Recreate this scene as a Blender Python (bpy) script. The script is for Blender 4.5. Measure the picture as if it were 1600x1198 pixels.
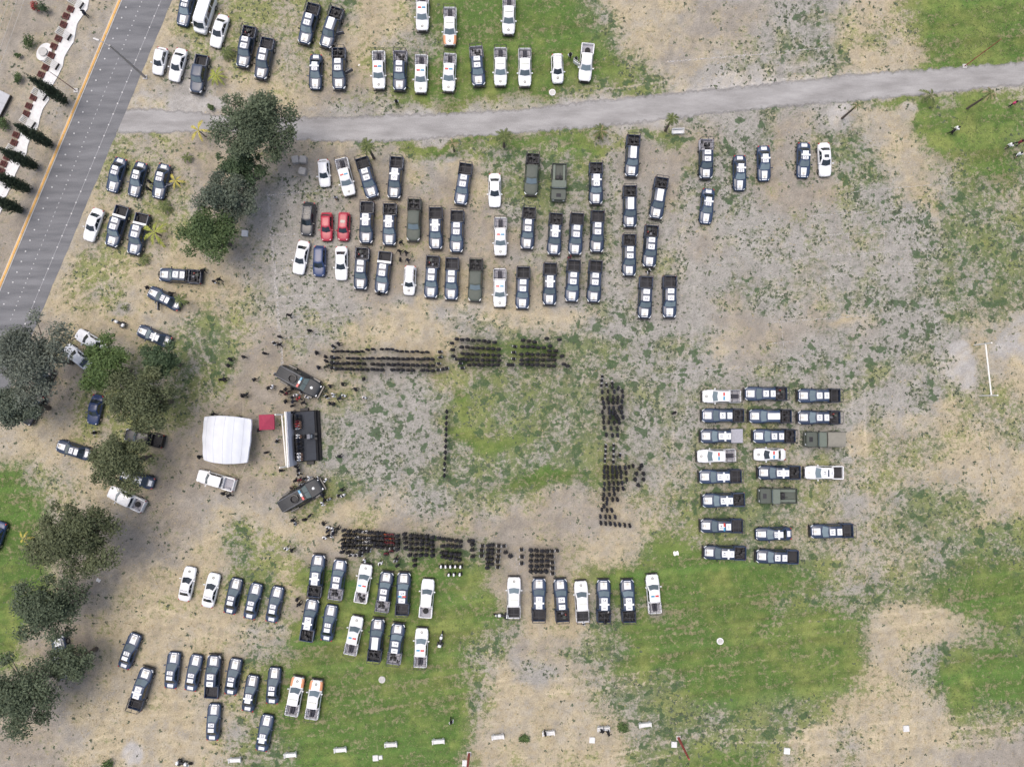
import bpy, math, random
import numpy as np
from mathutils import Vector, Matrix

for o in list(bpy.data.objects):
    bpy.data.objects.remove(o)
SC = bpy.context.scene
COL = SC.collection
R = math.radians
rng = random.Random(7)
NR = np.random.RandomState(11)

# ------------------------------------------------------------------ camera
CAM_H = 100.0
FPX = 1142.0                      # focal length in photo pixels (1600 wide)
TILT = math.atan(31.0 / FPX)      # almost straight down
cam_d = bpy.data.cameras.new('camera')
cam = bpy.data.objects.new('camera', cam_d)
COL.objects.link(cam)
cam.location = (0, 0, CAM_H)
cam.rotation_euler = (TILT, 0, 0)
cam_d.sensor_width = 36.0
cam_d.lens = 36.0 * FPX / 1600.0
cam_d.clip_end = 6000
SC.camera = cam

# ------------------------------------------------------------------ light
SUN_EL, SUN_AZ = 76.0, 300.0      # high hazy sun behind thin overcast
w = bpy.data.worlds.new('World')
SC.world = w
w.use_nodes = True
wn = w.node_tree
bg = wn.nodes['Background']
sky = wn.nodes.new('ShaderNodeTexSky')
sky.sky_type = 'NISHITA'
sky.sun_disc = False
sky.sun_elevation = R(SUN_EL)
sky.sun_rotation = R(SUN_AZ)
sky.air_density = 1.0
sky.dust_density = 6.0
sky.ozone_density = 1.0
wn.links.new(sky.outputs[0], bg.inputs[0])
bg.inputs[1].default_value = 0.15
sd = bpy.data.lights.new('sun', 'SUN')
sd.energy = 1.0
sd.angle = R(50)
sd.color = (1.0, 0.975, 0.94)
sun = bpy.data.objects.new('sun', sd)
COL.objects.link(sun)
_az, _el = R(SUN_AZ), R(SUN_EL)
sdir = Vector((math.sin(_az) * math.cos(_el), math.cos(_az) * math.cos(_el), math.sin(_el)))
sun.rotation_euler = sdir.to_track_quat('Z', 'Y').to_euler()
SC.view_settings.view_transform = 'Standard'
SC.view_settings.look = 'None'
SC.view_settings.gamma = 1.0
SC.view_settings.exposure = 0.29
SC.view_settings.use_curve_mapping = False

# ------------------------------------------------------------------ survey helpers
CA, SA = math.cos(TILT), math.sin(TILT)
def at(px, py, z=0.0):
    """ground survey point (photo pixel) -> world position at height z"""
    x = (px - 800.0) / FPX
    y = -(py - 599.0) / FPX
    dy = y * CA + SA
    dz = y * SA - CA
    t = (CAM_H - z) / (-dz)
    return Vector((x * t, dy * t, z))
def topx(X, Y):
    yc = Y * CA - CAM_H * SA
    zc = -Y * SA - CAM_H * CA
    return 800 + FPX * X / (-zc), 599 - FPX * yc / (-zc)

# ------------------------------------------------------------------ materials
MATS = {}
def mat(name, col, rough=0.7, metal=0.0, spec=0.5, var=0.0, noise=0.0, nscale=3.0, coat=0.0, bump=0.0, emis=None):
    """procedural material: colour x object variation x noise wear"""
    if name in MATS:
        return MATS[name]
    m = bpy.data.materials.new(name)
    m.use_nodes = True
    nt = m.node_tree
    b = nt.nodes['Principled BSDF']
    b.inputs['Roughness'].default_value = rough
    b.inputs['Metallic'].default_value = metal
    b.inputs['Specular IOR Level'].default_value = spec
    if coat:
        b.inputs['Coat Weight'].default_value = coat
        b.inputs['Coat Roughness'].default_value = 0.12
    src = None
    rgb = nt.nodes.new('ShaderNodeRGB'); rgb.outputs[0].default_value = (*col, 1)
    src = rgb.outputs[0]
    if noise or bump:
        tc = nt.nodes.new('ShaderNodeTexCoord')
        nz = nt.nodes.new('ShaderNodeTexNoise'); nz.inputs['Scale'].default_value = nscale
        nz.inputs['Detail'].default_value = 6; nz.inputs['Roughness'].default_value = 0.65
        nt.links.new(tc.outputs['Object'], nz.inputs['Vector'])
        if noise:
            mr = nt.nodes.new('ShaderNodeMapRange')
            mr.inputs[1].default_value = 0.25; mr.inputs[2].default_value = 0.75
            mr.inputs[3].default_value = 1 - noise; mr.inputs[4].default_value = 1 + noise
            nt.links.new(nz.outputs[0], mr.inputs[0])
            mx = nt.nodes.new('ShaderNodeVectorMath'); mx.operation = 'SCALE'
            nt.links.new(src, mx.inputs[0]); nt.links.new(mr.outputs[0], mx.inputs['Scale'])
            src = mx.outputs[0]
        if bump:
            bp = nt.nodes.new('ShaderNodeBump'); bp.inputs['Strength'].default_value = bump
            bp.inputs['Distance'].default_value = 0.03
            nt.links.new(nz.outputs[0], bp.inputs['Height'])
            nt.links.new(bp.outputs[0], b.inputs['Normal'])
    if var:
        oi = nt.nodes.new('ShaderNodeObjectInfo')
        mr = nt.nodes.new('ShaderNodeMapRange')
        mr.inputs[3].default_value = 1 - var; mr.inputs[4].default_value = 1 + var
        nt.links.new(oi.outputs['Random'], mr.inputs[0])
        mx = nt.nodes.new('ShaderNodeVectorMath'); mx.operation = 'SCALE'
        nt.links.new(src, mx.inputs[0]); nt.links.new(mr.outputs[0], mx.inputs['Scale'])
        src = mx.outputs[0]
    nt.links.new(src, b.inputs['Base Color'])
    MATS[name] = m
    return m

def paint(name, col, var=0.12, rough=0.38):
    return mat(name, col, rough, 0.0, 0.5, var, 0.10, 1.6, coat=0.35)
M = dict(
    navy=paint('navy_paint', (0.021, 0.038, 0.078), 0.25),
    white=paint('white_paint', (0.74, 0.75, 0.76), 0.05),
    panel=mat('white_livery', (0.74, 0.76, 0.78), 0.45, var=0.05, noise=0.06, nscale=2.0),
    orange=paint('orange_paint', (0.60, 0.27, 0.13), 0.05),
    red=paint('red_paint', (0.36, 0.022, 0.045), 0.1),
    blue=paint('blue_paint', (0.018, 0.040, 0.12), 0.1),
    dkblue=paint('dark_blue_paint', (0.035, 0.050, 0.085), 0.1),
    charcoal=paint('charcoal_paint', (0.035, 0.037, 0.042), 0.1),
    black=paint('black_paint', (0.012, 0.012, 0.014), 0.1),
    olive=mat('olive_paint', (0.066, 0.078, 0.064), 0.6, var=0.12, noise=0.12, nscale=2.5),
    olive2=mat('olive_pale_paint', (0.125, 0.15, 0.122), 0.65, var=0.1, noise=0.12, nscale=2.5),
    canvas=mat('canvas_cover', (0.23, 0.22, 0.185), 0.9, noise=0.12, nscale=2.5, bump=0.3),
    armour=mat('armour_paint', (0.024, 0.027, 0.031), 0.55, noise=0.15, nscale=1.5),
    glass=mat('tinted_glass', (0.018, 0.026, 0.032), 0.06, spec=0.9),
    glass_l=mat('windscreen_glass', (0.13, 0.17, 0.19), 0.10, spec=0.9, var=0.35),
    rubber=mat('rubber', (0.016, 0.016, 0.017), 0.85),
    rim=mat('wheel_rim', (0.38, 0.38, 0.39), 0.35, 0.8, var=0.3),
    trim=mat('black_trim', (0.018, 0.018, 0.02), 0.6),
    liner=mat('bed_liner', (0.026, 0.026, 0.030), 0.75, noise=0.35, nscale=4.0, var=0.3),
    liner_g=mat('grey_bed_liner', (0.34, 0.34, 0.38), 0.6, noise=0.2, nscale=4.0, var=0.15),
    cage=mat('cage_steel', (0.042, 0.042, 0.048), 0.5, 0.2, var=0.3),
    bench=mat('bench_padding', (0.028, 0.028, 0.042), 0.7),
    lampw=mat('headlamp', (0.72, 0.75, 0.78), 0.15),
    lampr=mat('tail_lamp', (0.35, 0.02, 0.02), 0.25),
    barr=mat('light_bar_red', (0.55, 0.05, 0.045), 0.25),
    barb=mat('light_bar_blue', (0.05, 0.26, 0.42), 0.25),
    barw=mat('light_bar_clear', (0.74, 0.76, 0.78), 0.25),
    barp=mat('light_bar_pale', (0.60, 0.62, 0.56), 0.3),
    ink=mat('grey_lettering', (0.18, 0.19, 0.22), 0.6),
    gold=mat('gold_emblem', (0.42, 0.38, 0.27), 0.5),
    greyem=mat('grey_emblem', (0.16, 0.17, 0.15), 0.5),
    steel=mat('galvanised_steel', (0.42, 0.42, 0.42), 0.45, 0.5, noise=0.1, nscale=6),
    whitem=mat('white_steel', (0.76, 0.75, 0.70), 0.5, noise=0.1, nscale=5),
    redsteel=mat('red_steel', (0.36, 0.075, 0.07), 0.5, noise=0.15, nscale=3),
    concrete=mat('concrete', (0.48, 0.47, 0.45), 0.85, noise=0.2, nscale=2.5, bump=0.2, var=0.08),
    wconc=mat('white_concrete', (0.66, 0.66, 0.65), 0.8, noise=0.14, nscale=2.5, bump=0.15, var=0.08),
    bark=mat('bark', (0.13, 0.105, 0.085), 0.95, noise=0.3, nscale=5, bump=0.5),
)
def leafmat(name, dark, light):
    m = bpy.data.materials.new(name); m.use_nodes = True
    nt = m.node_tree; b = nt.nodes['Principled BSDF']
    b.inputs['Roughness'].default_value = 0.65
    b.inputs['Specular IOR Level'].default_value = 0.25
    a = nt.nodes.new('ShaderNodeAttribute'); a.attribute_name = 'rnd'
    r = nt.nodes.new('ShaderNodeValToRGB')
    r.color_ramp.elements[0].color = (*dark, 1); r.color_ramp.elements[1].color = (*light, 1)
    nt.links.new(a.outputs['Fac'], r.inputs[0]); nt.links.new(r.outputs[0], b.inputs['Base Color'])
    return m

# ------------------------------------------------------------------ mesh builder
class MB:
    def __init__(s):
        s.v = []; s.f = []; s.m = []
    def add(s, verts, faces, mi=0):
        o = len(s.v); s.v += [tuple(p) for p in verts]
        s.f += [tuple(i + o for i in f) for f in faces]; s.m += [mi] * len(faces)
        return s
    def box(s, x0, x1, y0, y1, z0, z1, mi=0):
        return s.add([(x0, y0, z0), (x1, y0, z0), (x1, y1, z0), (x0, y1, z0), (x0, y0, z1), (x1, y0, z1), (x1, y1, z1), (x0, y1, z1)],
                     [(3, 2, 1, 0), (4, 5, 6, 7), (0, 1, 5, 4), (1, 2, 6, 5), (2, 3, 7, 6), (3, 0, 4, 7)], mi)
    def cbox(s, x0, x1, y0, y1, z0, z1, c=0.05, mi=0):
        """box with chamfered vertical and top edges"""
        def ring(i, z):
            a0, a1, b0, b1 = x0 + i, x1 - i, y0 + i, y1 - i
            return [(a0 + c, b0, z), (a1 - c, b0, z), (a1, b0 + c, z), (a1, b1 - c, z), (a1 - c, b1, z), (a0 + c, b1, z), (a0, b1 - c, z), (a0, b0 + c, z)]
        return s.rings([ring(0, z0), ring(0, z1 - c), ring(c * 0.6, z1)], mi)
    def rings(s, rs, mi=0, cap=True):
        n = len(rs[0]); vs = [p for r in rs for p in r]; fs = []
        for k in range(len(rs) - 1):
            for i in range(n):
                j = (i + 1) % n
                fs.append((k * n + i, k * n + j, (k + 1) * n + j, (k + 1) * n + i))
        if cap:
            fs.append(tuple(range(n - 1, -1, -1)))
            fs.append(tuple((len(rs) - 1) * n + i for i in range(n)))
        return s.add(vs, fs, mi)
    def tube(s, p, q, r0, r1=None, n=6, mi=0):
        r1 = r0 if r1 is None else r1
        p, q = Vector(p), Vector(q); d = (q - p)
        if d.length < 1e-6: return s
        d.normalize(); u = d.orthogonal().normalized(); v = d.cross(u)
        ra = [tuple(p + (u * math.cos(t) + v * math.sin(t)) * r0) for t in [2 * math.pi * i / n for i in range(n)]]
        rb = [tuple(q + (u * math.cos(t) + v * math.sin(t)) * r1) for t in [2 * math.pi * i / n for i in range(n)]]
        return s.rings([ra, rb], mi)
    def path(s, pts, r, n=6, mi=0):
        for a, b in zip(pts, pts[1:]): s.tube(a, b, r, r, n, mi)
        return s
    def disc(s, c, r, h, n=16, mi=0, sx=1.0):
        cx, cy, cz = c
        ra = [(cx + math.cos(2 * math.pi * i / n) * r * sx, cy + math.sin(2 * math.pi * i / n) * r, cz) for i in range(n)]
        return s.rings([ra, [(x, y, cz + h) for x, y, z in ra]], mi)
    def mesh(s, name, mats, smooth=None):
        me = bpy.data.meshes.new(name)
        me.from_pydata(s.v, [], s.f)
        for m_ in (mats if isinstance(mats, (list, tuple)) else [mats]): me.materials.append(m_)
        if any(s.m): me.polygons.foreach_set('material_index', s.m)
        if smooth:
            me.polygons.foreach_set('use_smooth', [True] * len(me.polygons))
            me.set_sharp_from_angle(angle=R(smooth))
        me.update()
        return me

def link(name, data, parent=None, loc=(0, 0, 0), rz=0.0):
    o = bpy.data.objects.new(name, data)
    COL.objects.link(o)
    if parent is not None: o.parent = parent
    o.location = loc
    if rz: o.rotation_euler = (0, 0, rz)
    return o
def tag(o, label, cat, group=None):
    o['label'] = label; o['category'] = cat
    if group: o['group'] = group
    return o
def struct(o, kind='structure'):
    o['kind'] = kind; return o
def thing(name, loc, rz, label, cat, group=None):
    o = link(name, None, None, loc, rz); o.empty_display_size = 0.3
    return tag(o, label, cat, group)
ORD = 'first second third fourth fifth sixth seventh eighth ninth tenth eleventh twelfth thirteenth fourteenth fifteenth sixteenth seventeenth eighteenth nineteenth twentieth twenty-first twenty-second twenty-third twenty-fourth'.split()

# ------------------------------------------------------------------ ground cover survey: one letter per 40-pixel cell of ground
ROWS = """b2 t4 t1 y5 g2 t2 g1 G6 g1 t3 b1 d3 s1 d1 t2 y1 G4
b2 t5 y4 y2 t2 y1 g1 G6 g1 t2 b3 d2 s1 s1 t1 y1 t1 G4
b1 t6 y3 t1 y2 t1 y1 g1 G8 g2 t2 d3 y1 g2 y1 G5
b1 t5 d2 t4 b3 g1 G6 g4 p14
b1 t4 p3 b6 p12 s1 d2 s2 d2 g2 G2 d1 g2
b1 t3 y3 b3 b3 t1 g2 s1 d1 G3 g2 G1 d2 b2 s2 b2 s1 d1 t2 G3 g1
b1 t2 y3 b4 b3 b2 t1 d1 t2 g2 g3 d1 b2 s3 b1 s1 b1 s2 t1 y2 g2
t1 b2 t1 y3 b3 d4 b2 b2 t2 g3 s1 d2 b1 s2 s1 b3 s2 t1 s1 y2 g1
b2 t3 y3 b2 d4 b6 s2 s2 d3 d1 d3 d3 s2 t1 s1 g2
b1 t3 y2 t3 b1 d4 b7 s3 d3 b1 d4 d3 s2 G2 g1
b1 t2 y2 t4 t1 d4 b3 b3 d3 d4 d5 d3 s2 G2 s1
b2 t1 y2 t4 y1 d4 b3 t2 b3 d4 d2 s3 b1 s3 s3 y2
b2 t3 t2 g2 y1 b1 d3 t3 d2 t3 s2 s1 d3 b2 b2 s1 b1 s3 y1 t1 t1
b2 t4 y1 g2 b2 d2 t3 t2 s2 g2 g3 s3 t1 b2 s3 s3 s1 t1 p1
b2 b3 y2 g2 b2 b2 d3 s3 g3 g2 s4 s3 s4 d2 p1 g1 t1
b3 y2 g2 y2 b3 t1 y1 s3 g2 g3 s4 s2 s4 d4 s2 y1 t1
t3 y3 y2 b2 b2 s4 s2 g3 g2 s3 d2 y2 s3 d2 t2 y2 s1
t2 t2 y2 b3 b3 s3 s3 g3 g3 s2 y2 g2 y1 s2 y2 g2 t3
G1 y2 t3 b3 b3 y2 s3 g2 g4 y1 s1 y2 y5 y2 y1 t2 t3
G2 y1 t2 b3 b3 y1 y1 g2 t1 s2 y2 b3 t1 y2 g2 y3 d3 t2 t1 t3
G2 b3 b3 t2 t2 t3 b4 b3 b1 t2 y2 g3 y2 d2 g2 y2 t1 y1
G2 b2 b3 t2 g1 y1 y1 b2 g3 g2 b3 t2 y1 G2 g4 g2 y1 y3 g1 G2
G2 b3 t3 t1 g1 g1 t1 G4 G3 b3 y1 G4 G4 g2 y3 g1 G3
G2 b2 t4 t1 g1 g1 b1 G6 g1 t4 g1 G4 G3 g2 y2 g1 g1 G3
G1 b3 t5 t2 G6 G2 g1 t3 g3 G6 g1 t2 t3 g2
G1 b3 t5 g2 G7 g2 b3 y2 G8 t3 g2 G2
b4 t3 t3 G8 g1 t4 g2 G7 y1 t2 g2 G3
b3 t5 y2 G8 g1 t4 y2 g2 G4 g1 t3 t1 y1 G1 g2
b3 t6 g1 G8 y1 t4 t1 y1 g5 g2 t3 t2 y3
b3 t5 y1 g2 G7 t4 t2 g3 G3 y1 t2 y1 t3 b3"""
CM = []
for ln in ROWS.split('\n'):
    r_ = ''.join(t_[0] * int(t_[1:]) for t_ in ln.split())
    assert len(r_) == 40, (len(r_), ln)
    CM.append(r_)
assert len(CM) == 30
def fbm(h, w_, cell, octs=4, gain=0.55, seed=0):
    rs = np.random.RandomState(seed); out = np.zeros((h, w_)); amp = 1; tot = 0
    for k in range(octs):
        c = max(cell / 2 ** k, 1.0)
        gh, gw = int(h / c) + 4, int(w_ / c) + 4
        g = rs.rand(gh, gw)
        yy = np.arange(h) / c; xx = np.arange(w_) / c
        y0 = yy.astype(int); x0 = xx.astype(int)
        fy = (yy - y0); fx = (xx - x0); fy = fy * fy * (3 - 2 * fy); fx = fx * fx * (3 - 2 * fx)
        a = g[y0][:, x0]; b = g[y0][:, x0 + 1]; c_ = g[y0 + 1][:, x0]; d = g[y0 + 1][:, x0 + 1]
        out += amp * ((a * (1 - fx) + b * fx) * (1 - fy)[:, None] + (c_ * (1 - fx) + d * fx) * fy[:, None])
        tot += amp; amp *= gain
    return out / tot
def sstep(a, b, x):
    t = np.clip((x - a) / (b - a), 0, 1); return t * t * (3 - 2 * t)
GX0, GX1, GY0, GY1, GS = -80.0, 80.0, -62.0, 66.0, 0.25
gxs = np.arange(GX0, GX1 + 1e-6, GS); gys = np.arange(GY0, GY1 + 1e-6, GS)
XX, YY = np.meshgrid(gxs, gys)
HH, WW = XX.shape
PX, PY = topx(XX, YY)
wx = (fbm(HH, WW, 34, 6, .62, seed=1) - .5) * 105; wy = (fbm(HH, WW, 34, 6, .62, seed=2) - .5) * 105
cu = np.clip((PX + wx) / 40 - .5, 0, 38.999); cv = np.clip((PY + wy) / 40 - .5, 0, 28.999)
iu, iv = cu.astype(int), cv.astype(int); fu, fv = cu - iu, cv - iv
CMA = np.array([[ord(c) for c in r_] for r_ in CM])
def field(ch):
    g = (CMA == ord(ch)).astype(float)
    return (g[iv, iu] * (1 - fu) + g[iv, iu + 1] * fu) * (1 - fv) + (g[iv + 1, iu] * (1 - fu) + g[iv + 1, iu + 1] * fu) * fv
F = {c: field(c) for c in 'Ggsdtybp'}
def spot(px, py, rx, ry, ch, ang=0.0, soft=None):
    """a patch of ground of its own kind (survey pixel ellipse)"""
    soft = soft or (.3 if ch == 'p' else .62)
    ca, sa = math.cos(R(ang)), math.sin(R(ang))
    wk = .35 if ch == 'p' else .8
    dx, dy = PX + wx * wk - px, PY + wy * wk - py
    q = np.sqrt(((dx * ca + dy * sa) / rx) ** 2 + ((-dx * sa + dy * ca) / ry) ** 2)
    k = 1 - sstep(1 - soft, 1 + soft, q)
    for c in F: F[c] = F[c] * (1 - k)
    F[ch] = F[ch] + k
for a in [(1513, 577, 20, 36, 'p'), (1503, 545, 18, 12, 'p'), (1497, 170, 18, 14, 'p'), (1428, 180, 14, 16, 'p'), (1322, 187, 26, 20, 'p'),
          (707, 243, 17, 12, 'p'), (789, 235, 18, 10, 'p'), (938, 216, 20, 10, 'p'), (190, 480, 22, 14, 'd'), (205, 1178, 17, 17, 'p'),
          (1400, 205, 46, 26, 't'), (1448, 325, 10, 20, 't'), (1500, 330, 40, 55, 'g', -20), (1510, 420, 30, 44, 'g', 10), (850, 228, 95, 15, 'G', -4), (680, 224, 70, 9, 'G', -2), (740, 240, 60, 14, 'g'), (850, 270, 60, 40, 'g'), (1345, 245, 45, 38, 'g'), (1540, 195, 70, 42, 'G'), (1560, 310, 40, 50, 'y'), (1030, 215, 40, 14, 'g'), (950, 560, 60, 30, 'g', 12), (900, 600, 60, 24, 'g'), (820, 560, 60, 14, 'G'), (1000, 530, 80, 14, 's'), (1400, 840, 60, 60, 'y'), (1440, 785, 55, 40, 'g'), (1565, 460, 40, 60, 'g'), (1585, 640, 30, 50, 'y'), (1450, 625, 40, 26, 's'), (1300, 955, 70, 60, 'g'), (1190, 900, 95, 34, 'G'), (1335, 885, 36, 60, 'y'), (1510, 875, 60, 46, 'g'), (1400, 705, 50, 28, 'y'), (1255, 800, 70, 40, 'y'), (1150, 780, 90, 60, 'g'), (1560, 860, 50, 36, 'g'), (1530, 380, 50, 60, 'g'), (1555, 260, 46, 40, 'G'), (1520, 330, 46, 60, 'g'), (1500, 440, 34, 60, 'g'), (1290, 1030, 56, 76, 'G'), (1545, 935, 66, 56, 'G'), (1200, 1125, 90, 36, 'g'), (1000, 1010, 60, 28, 'G'), (1090, 1130, 60, 30, 'g'), (930, 1012, 46, 14, 'g'), (1560, 1060, 60, 40, 'G'), (1500, 780, 40, 26, 'g'), (1380, 930, 50, 22, 'g'), (1100, 890, 60, 30, 'G'), (1385, 90, 60, 22, 't', -10),
          (1325, 95, 18, 12, 'g'), (1135, 20, 60, 26, 'b'), (1190, 105, 120, 14, 'd', -4), (795, 650, 105, 80, 'g', 15), (800, 730, 95, 36, 'g'), (728, 625, 10, 34, 'G', -20), (760, 680, 50, 12, 'G', 12), (830, 752, 75, 12, 'G', -3), (740, 735, 46, 20, 'g'), (660, 650, 30, 60, 's'), (860, 590, 80, 26, 'g', 10),
          (700, 590, 40, 16, 'y'), (560, 745, 30, 20, 'g'), (545, 790, 45, 16, 't', -20), (850, 850, 60, 30, 'b'), (940, 860, 40, 26, 't'),
          (1000, 1080, 60, 30, 'g'), (845, 1055, 40, 18, 'd'), (1380, 1090, 60, 45, 't'), (1450, 985, 70, 22, 't', -5), (1520, 720, 60, 55, 't'),
          (1480, 640, 24, 22, 't'), (1340, 680, 26, 12, 't'), (315, 535, 20, 34, 'g', -20), (330, 165, 22, 7, 'p'), (410, 985, 30, 12, 'd'),
          (560, 165, 60, 20, 'd', 4), (65, 1000, 22, 12, 'b'), (240, 800, 30, 90, 'b', 25), (385, 855, 22, 38, 'g'), (1165, 830, 60, 30, 'g'),
          (720, 960, 60, 30, 'G'), (1130, 940, 90, 40, 'G'), (880, 500, 60, 14, 't', 8), (655, 540, 40, 14, 't'), (1310, 500, 30, 8, 't', -5),
          (650, 470, 26, 14, 'd'), (480, 490, 60, 30, 'd'), (1090, 690, 40, 40, 's'), (1010, 640, 50, 60, 's'), (600, 670, 60, 60, 's')]:
    spot(*a)
tot = sum(F.values()) + 1e-6
for c in F: F[c] = F[c] / tot
n_big = fbm(HH, WW, 60, 4, seed=3); n_mid = fbm(HH, WW, 14, 4, seed=4); n_fin = fbm(HH, WW, 3.0, 2, seed=5); n_pat = fbm(HH, WW, 7, 3, .5, seed=6)
n_sp = fbm(HH, WW, 2.6, 2, .6, seed=8); n_w = NR.rand(HH, WW)
# living green cover 0..1, straw 0..1
left = sstep(-6, 6, 188 - .4196 * PY - PX)
_mv = F['t'] * left * .75; F['t'] = F['t'] - _mv; F['b'] = F['b'] + _mv
dens = F['G'] * .78 + F['g'] * .60 + F['s'] * .50 + F['d'] * .36 + F['y'] * .55 + F['t'] * .27 + F['b'] * .22 + F['p'] * .06
zs = lambda a: (a - a.mean()) / a.std()
thr = .30 * zs(n_mid) + .55 * zs(n_pat) + .62 * zs(n_sp) + .30 * zs(fbm(HH, WW, 1.3, 1, seed=12))
thr = (thr - thr.mean()) / (thr.std() * 4.2) + .5
COVER = sstep(-.17, .17, dens - thr - (.16 * (n_w - .5)))
lush = np.clip(F['G'] * 1.05 + F['g'] * .45 + F['y'] * .30 + (n_big - .5) * .5, 0, 1)
def mixc(a, b, t): return a * (1 - t[..., None]) + b * t[..., None]
C_ = lambda *c: np.array(c)[None, None, :]
straw = np.clip(F['t'] * .88 + F['y'] * .66 + F['G'] * .55 + F['g'] * .34 + F['s'] * .02 + F['b'] * .10 + zs(n_mid) * .13 + zs(n_pat) * .10 + zs(n_sp) * .10, 0, 1)
grey = C_(.308, .294, .268); brown = C_(.262, .230, .188); pale = C_(.368, .355, .338); tan = C_(.402, .338, .222)
dirt = mixc(np.broadcast_to(grey, XX.shape + (3,)), np.broadcast_to(brown, XX.shape + (3,)), np.clip(F['b'] * .72 + zs(n_big) * .08 + zs(n_mid) * .08 + .08, 0, 1))
dirt = mixc(dirt, np.broadcast_to(pale, XX.shape + (3,)), np.clip(F['p'] + (n_pat - .6) * .8 * (F['d'] + F['s']), 0, 1))
dirt = mixc(dirt, np.broadcast_to(tan, XX.shape + (3,)), straw * .85)
dirt = mixc(dirt, np.broadcast_to(C_(.205, .195, .095), XX.shape + (3,)), np.clip(F['G'] * .85 + F['g'] * .15, 0, 1))
gcol = mixc(np.broadcast_to(C_(.084, .112, .062), XX.shape + (3,)), np.broadcast_to(C_(.062, .132, .026), XX.shape + (3,)), lush)
gcol = mixc(gcol, np.broadcast_to(C_(.170, .205, .058), XX.shape + (3,)), np.clip(.16 + zs(n_big) * .14 + zs(n_mid) * .20 + zs(n_pat) * .18 + zs(n_fin) * .08 + F['y'] * .40, 0, .9))
# faint mowing / tyre streaks that run across the mown grass
sk = (np.interp(((YY - .10 * XX) * 3).ravel(), np.arange(-400, 400), np.random.RandomState(5).rand(800)).reshape(XX.shape) - .5)
def tracks(pl, wd, gap=1.7):
    out = np.zeros_like(XX)
    for (ax, ay), (bx, by) in zip(pl, pl[1:]):
        a, b2 = at(ax, ay), at(bx, by); d = b2 - a; L2 = d.length_squared
        t_ = np.clip(((XX - a.x) * d.x + (YY - a.y) * d.y) / L2, 0, 1)
        q = np.hypot(XX - a.x - t_ * d.x, YY - a.y - t_ * d.y)
        out = np.maximum(out, np.exp(-((q - gap / 2) / wd) ** 2))
    return out * np.clip(n_mid * 2.2 - .45, 0, 1)
TR = np.zeros_like(XX)
for pl in [[(250, 870), (272, 790), (318, 660), (322, 590), (290, 500)], [(60, 1130), (200, 1110), (330, 1100), (420, 1110)], [(120, 1170), (260, 1140), (420, 1175)], [(240, 960), (330, 985), (420, 1000)], [(180, 900), (260, 860), (400, 800)],
           [(440, 1150), (700, 1098), (800, 1078), (1000, 1060), (1300, 1030)], [(420, 1110), (640, 1075), (800, 1050)], [(1000, 1006), (1200, 985), (1480, 962), (1600, 950)], [(1250, 1150), (1420, 1135), (1600, 1120)], [(1270, 1170), (1450, 1152), (1600, 1140)],
           [(960, 1190), (1120, 1150), (1250, 1148)], [(430, 500), (600, 470), (760, 490), (960, 520)], [(1060, 700), (1070, 560), (1075, 420), (1080, 300)], [(1350, 880), (1345, 740), (1340, 600)], [(100, 470), (180, 420), (250, 400)], [(690, 900), (760, 1000), (740, 1100)], [(940, 150), (1200, 118), (1420, 96)]]:
    TR = np.maximum(TR, tracks(pl, .16))
sk = sk + .9 * (np.interp(((YY - .13 * XX + .4 * (n_big - .5)) * 1.1).ravel(), np.arange(-400, 400), np.random.RandomState(6).rand(800)).reshape(XX.shape) - .5)
streak = sk * np.clip(F['G'] + F['g'] * .3 + F['t'] * .35, 0, 1)
gcol = gcol * (1 + .34 * streak + .05 * zs(n_fin) + .10 * (n_w - .5))[..., None]
dirt = dirt * (1 + .18 * streak + .05 * zs(n_fin) + .14 * (n_w - .5) + .03 * zs(n_pat))[..., None]
dirt = dirt * (1 + .16 * TR)[..., None]
DENS = np.clip(dens - .30 * TR + .075 * zs(n_mid) + .06 * zs(n_pat) + .26 * streak, 0, 1.2)
SPK = np.clip(F['s'] + F['d'] * .85 + F['g'] * .75 + F['b'] * .45 + F['y'] * .65 + F['t'] * .32 + F['G'] * .22 + F['p'] * .15, 0, 1)
dirt = np.clip(dirt, .015, .62); gcol = np.clip(gcol, .015, .62)
def np_mesh(name, verts, faces, nper):
    me = bpy.data.meshes.new(name)
    nf = len(faces) // nper
    me.vertices.add(len(verts)); me.vertices.foreach_set('co', np.asarray(verts, dtype=np.float32).ravel())
    me.loops.add(nf * nper); me.loops.foreach_set('vertex_index', np.asarray(faces, dtype=np.int32).ravel())
    me.polygons.add(nf); me.polygons.foreach_set('loop_start', np.arange(0, nf * nper, nper, dtype=np.int32))
    me.update(calc_edges=True); me.validate()
    return me
idx = np.arange(HH * WW).reshape(HH, WW)
quads = np.stack([idx[:-1, :-1], idx[:-1, 1:], idx[1:, 1:], idx[1:, :-1]], -1).reshape(-1)
gm = np_mesh('ground', np.stack([XX, YY, np.zeros_like(XX)], -1).reshape(-1, 3), quads, 4)
def vcol(nm, arr):
    c_ = gm.color_attributes.new(nm, 'FLOAT_COLOR', 'POINT')
    c_.data.foreach_set('color', np.concatenate([arr, np.ones((HH, WW, 1))], -1).astype(np.float32).ravel())
PATCH = np.clip(F['g'] * 1.0 + F['s'] * .8 + F['d'] * .25 + F['y'] * .3, 0, 1)
vcol('patch', np.stack([PATCH] * 3, -1)); vcol('soil', dirt); vcol('leaf', gcol); vcol('cover', np.stack([DENS, SPK, lush], -1))
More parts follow.
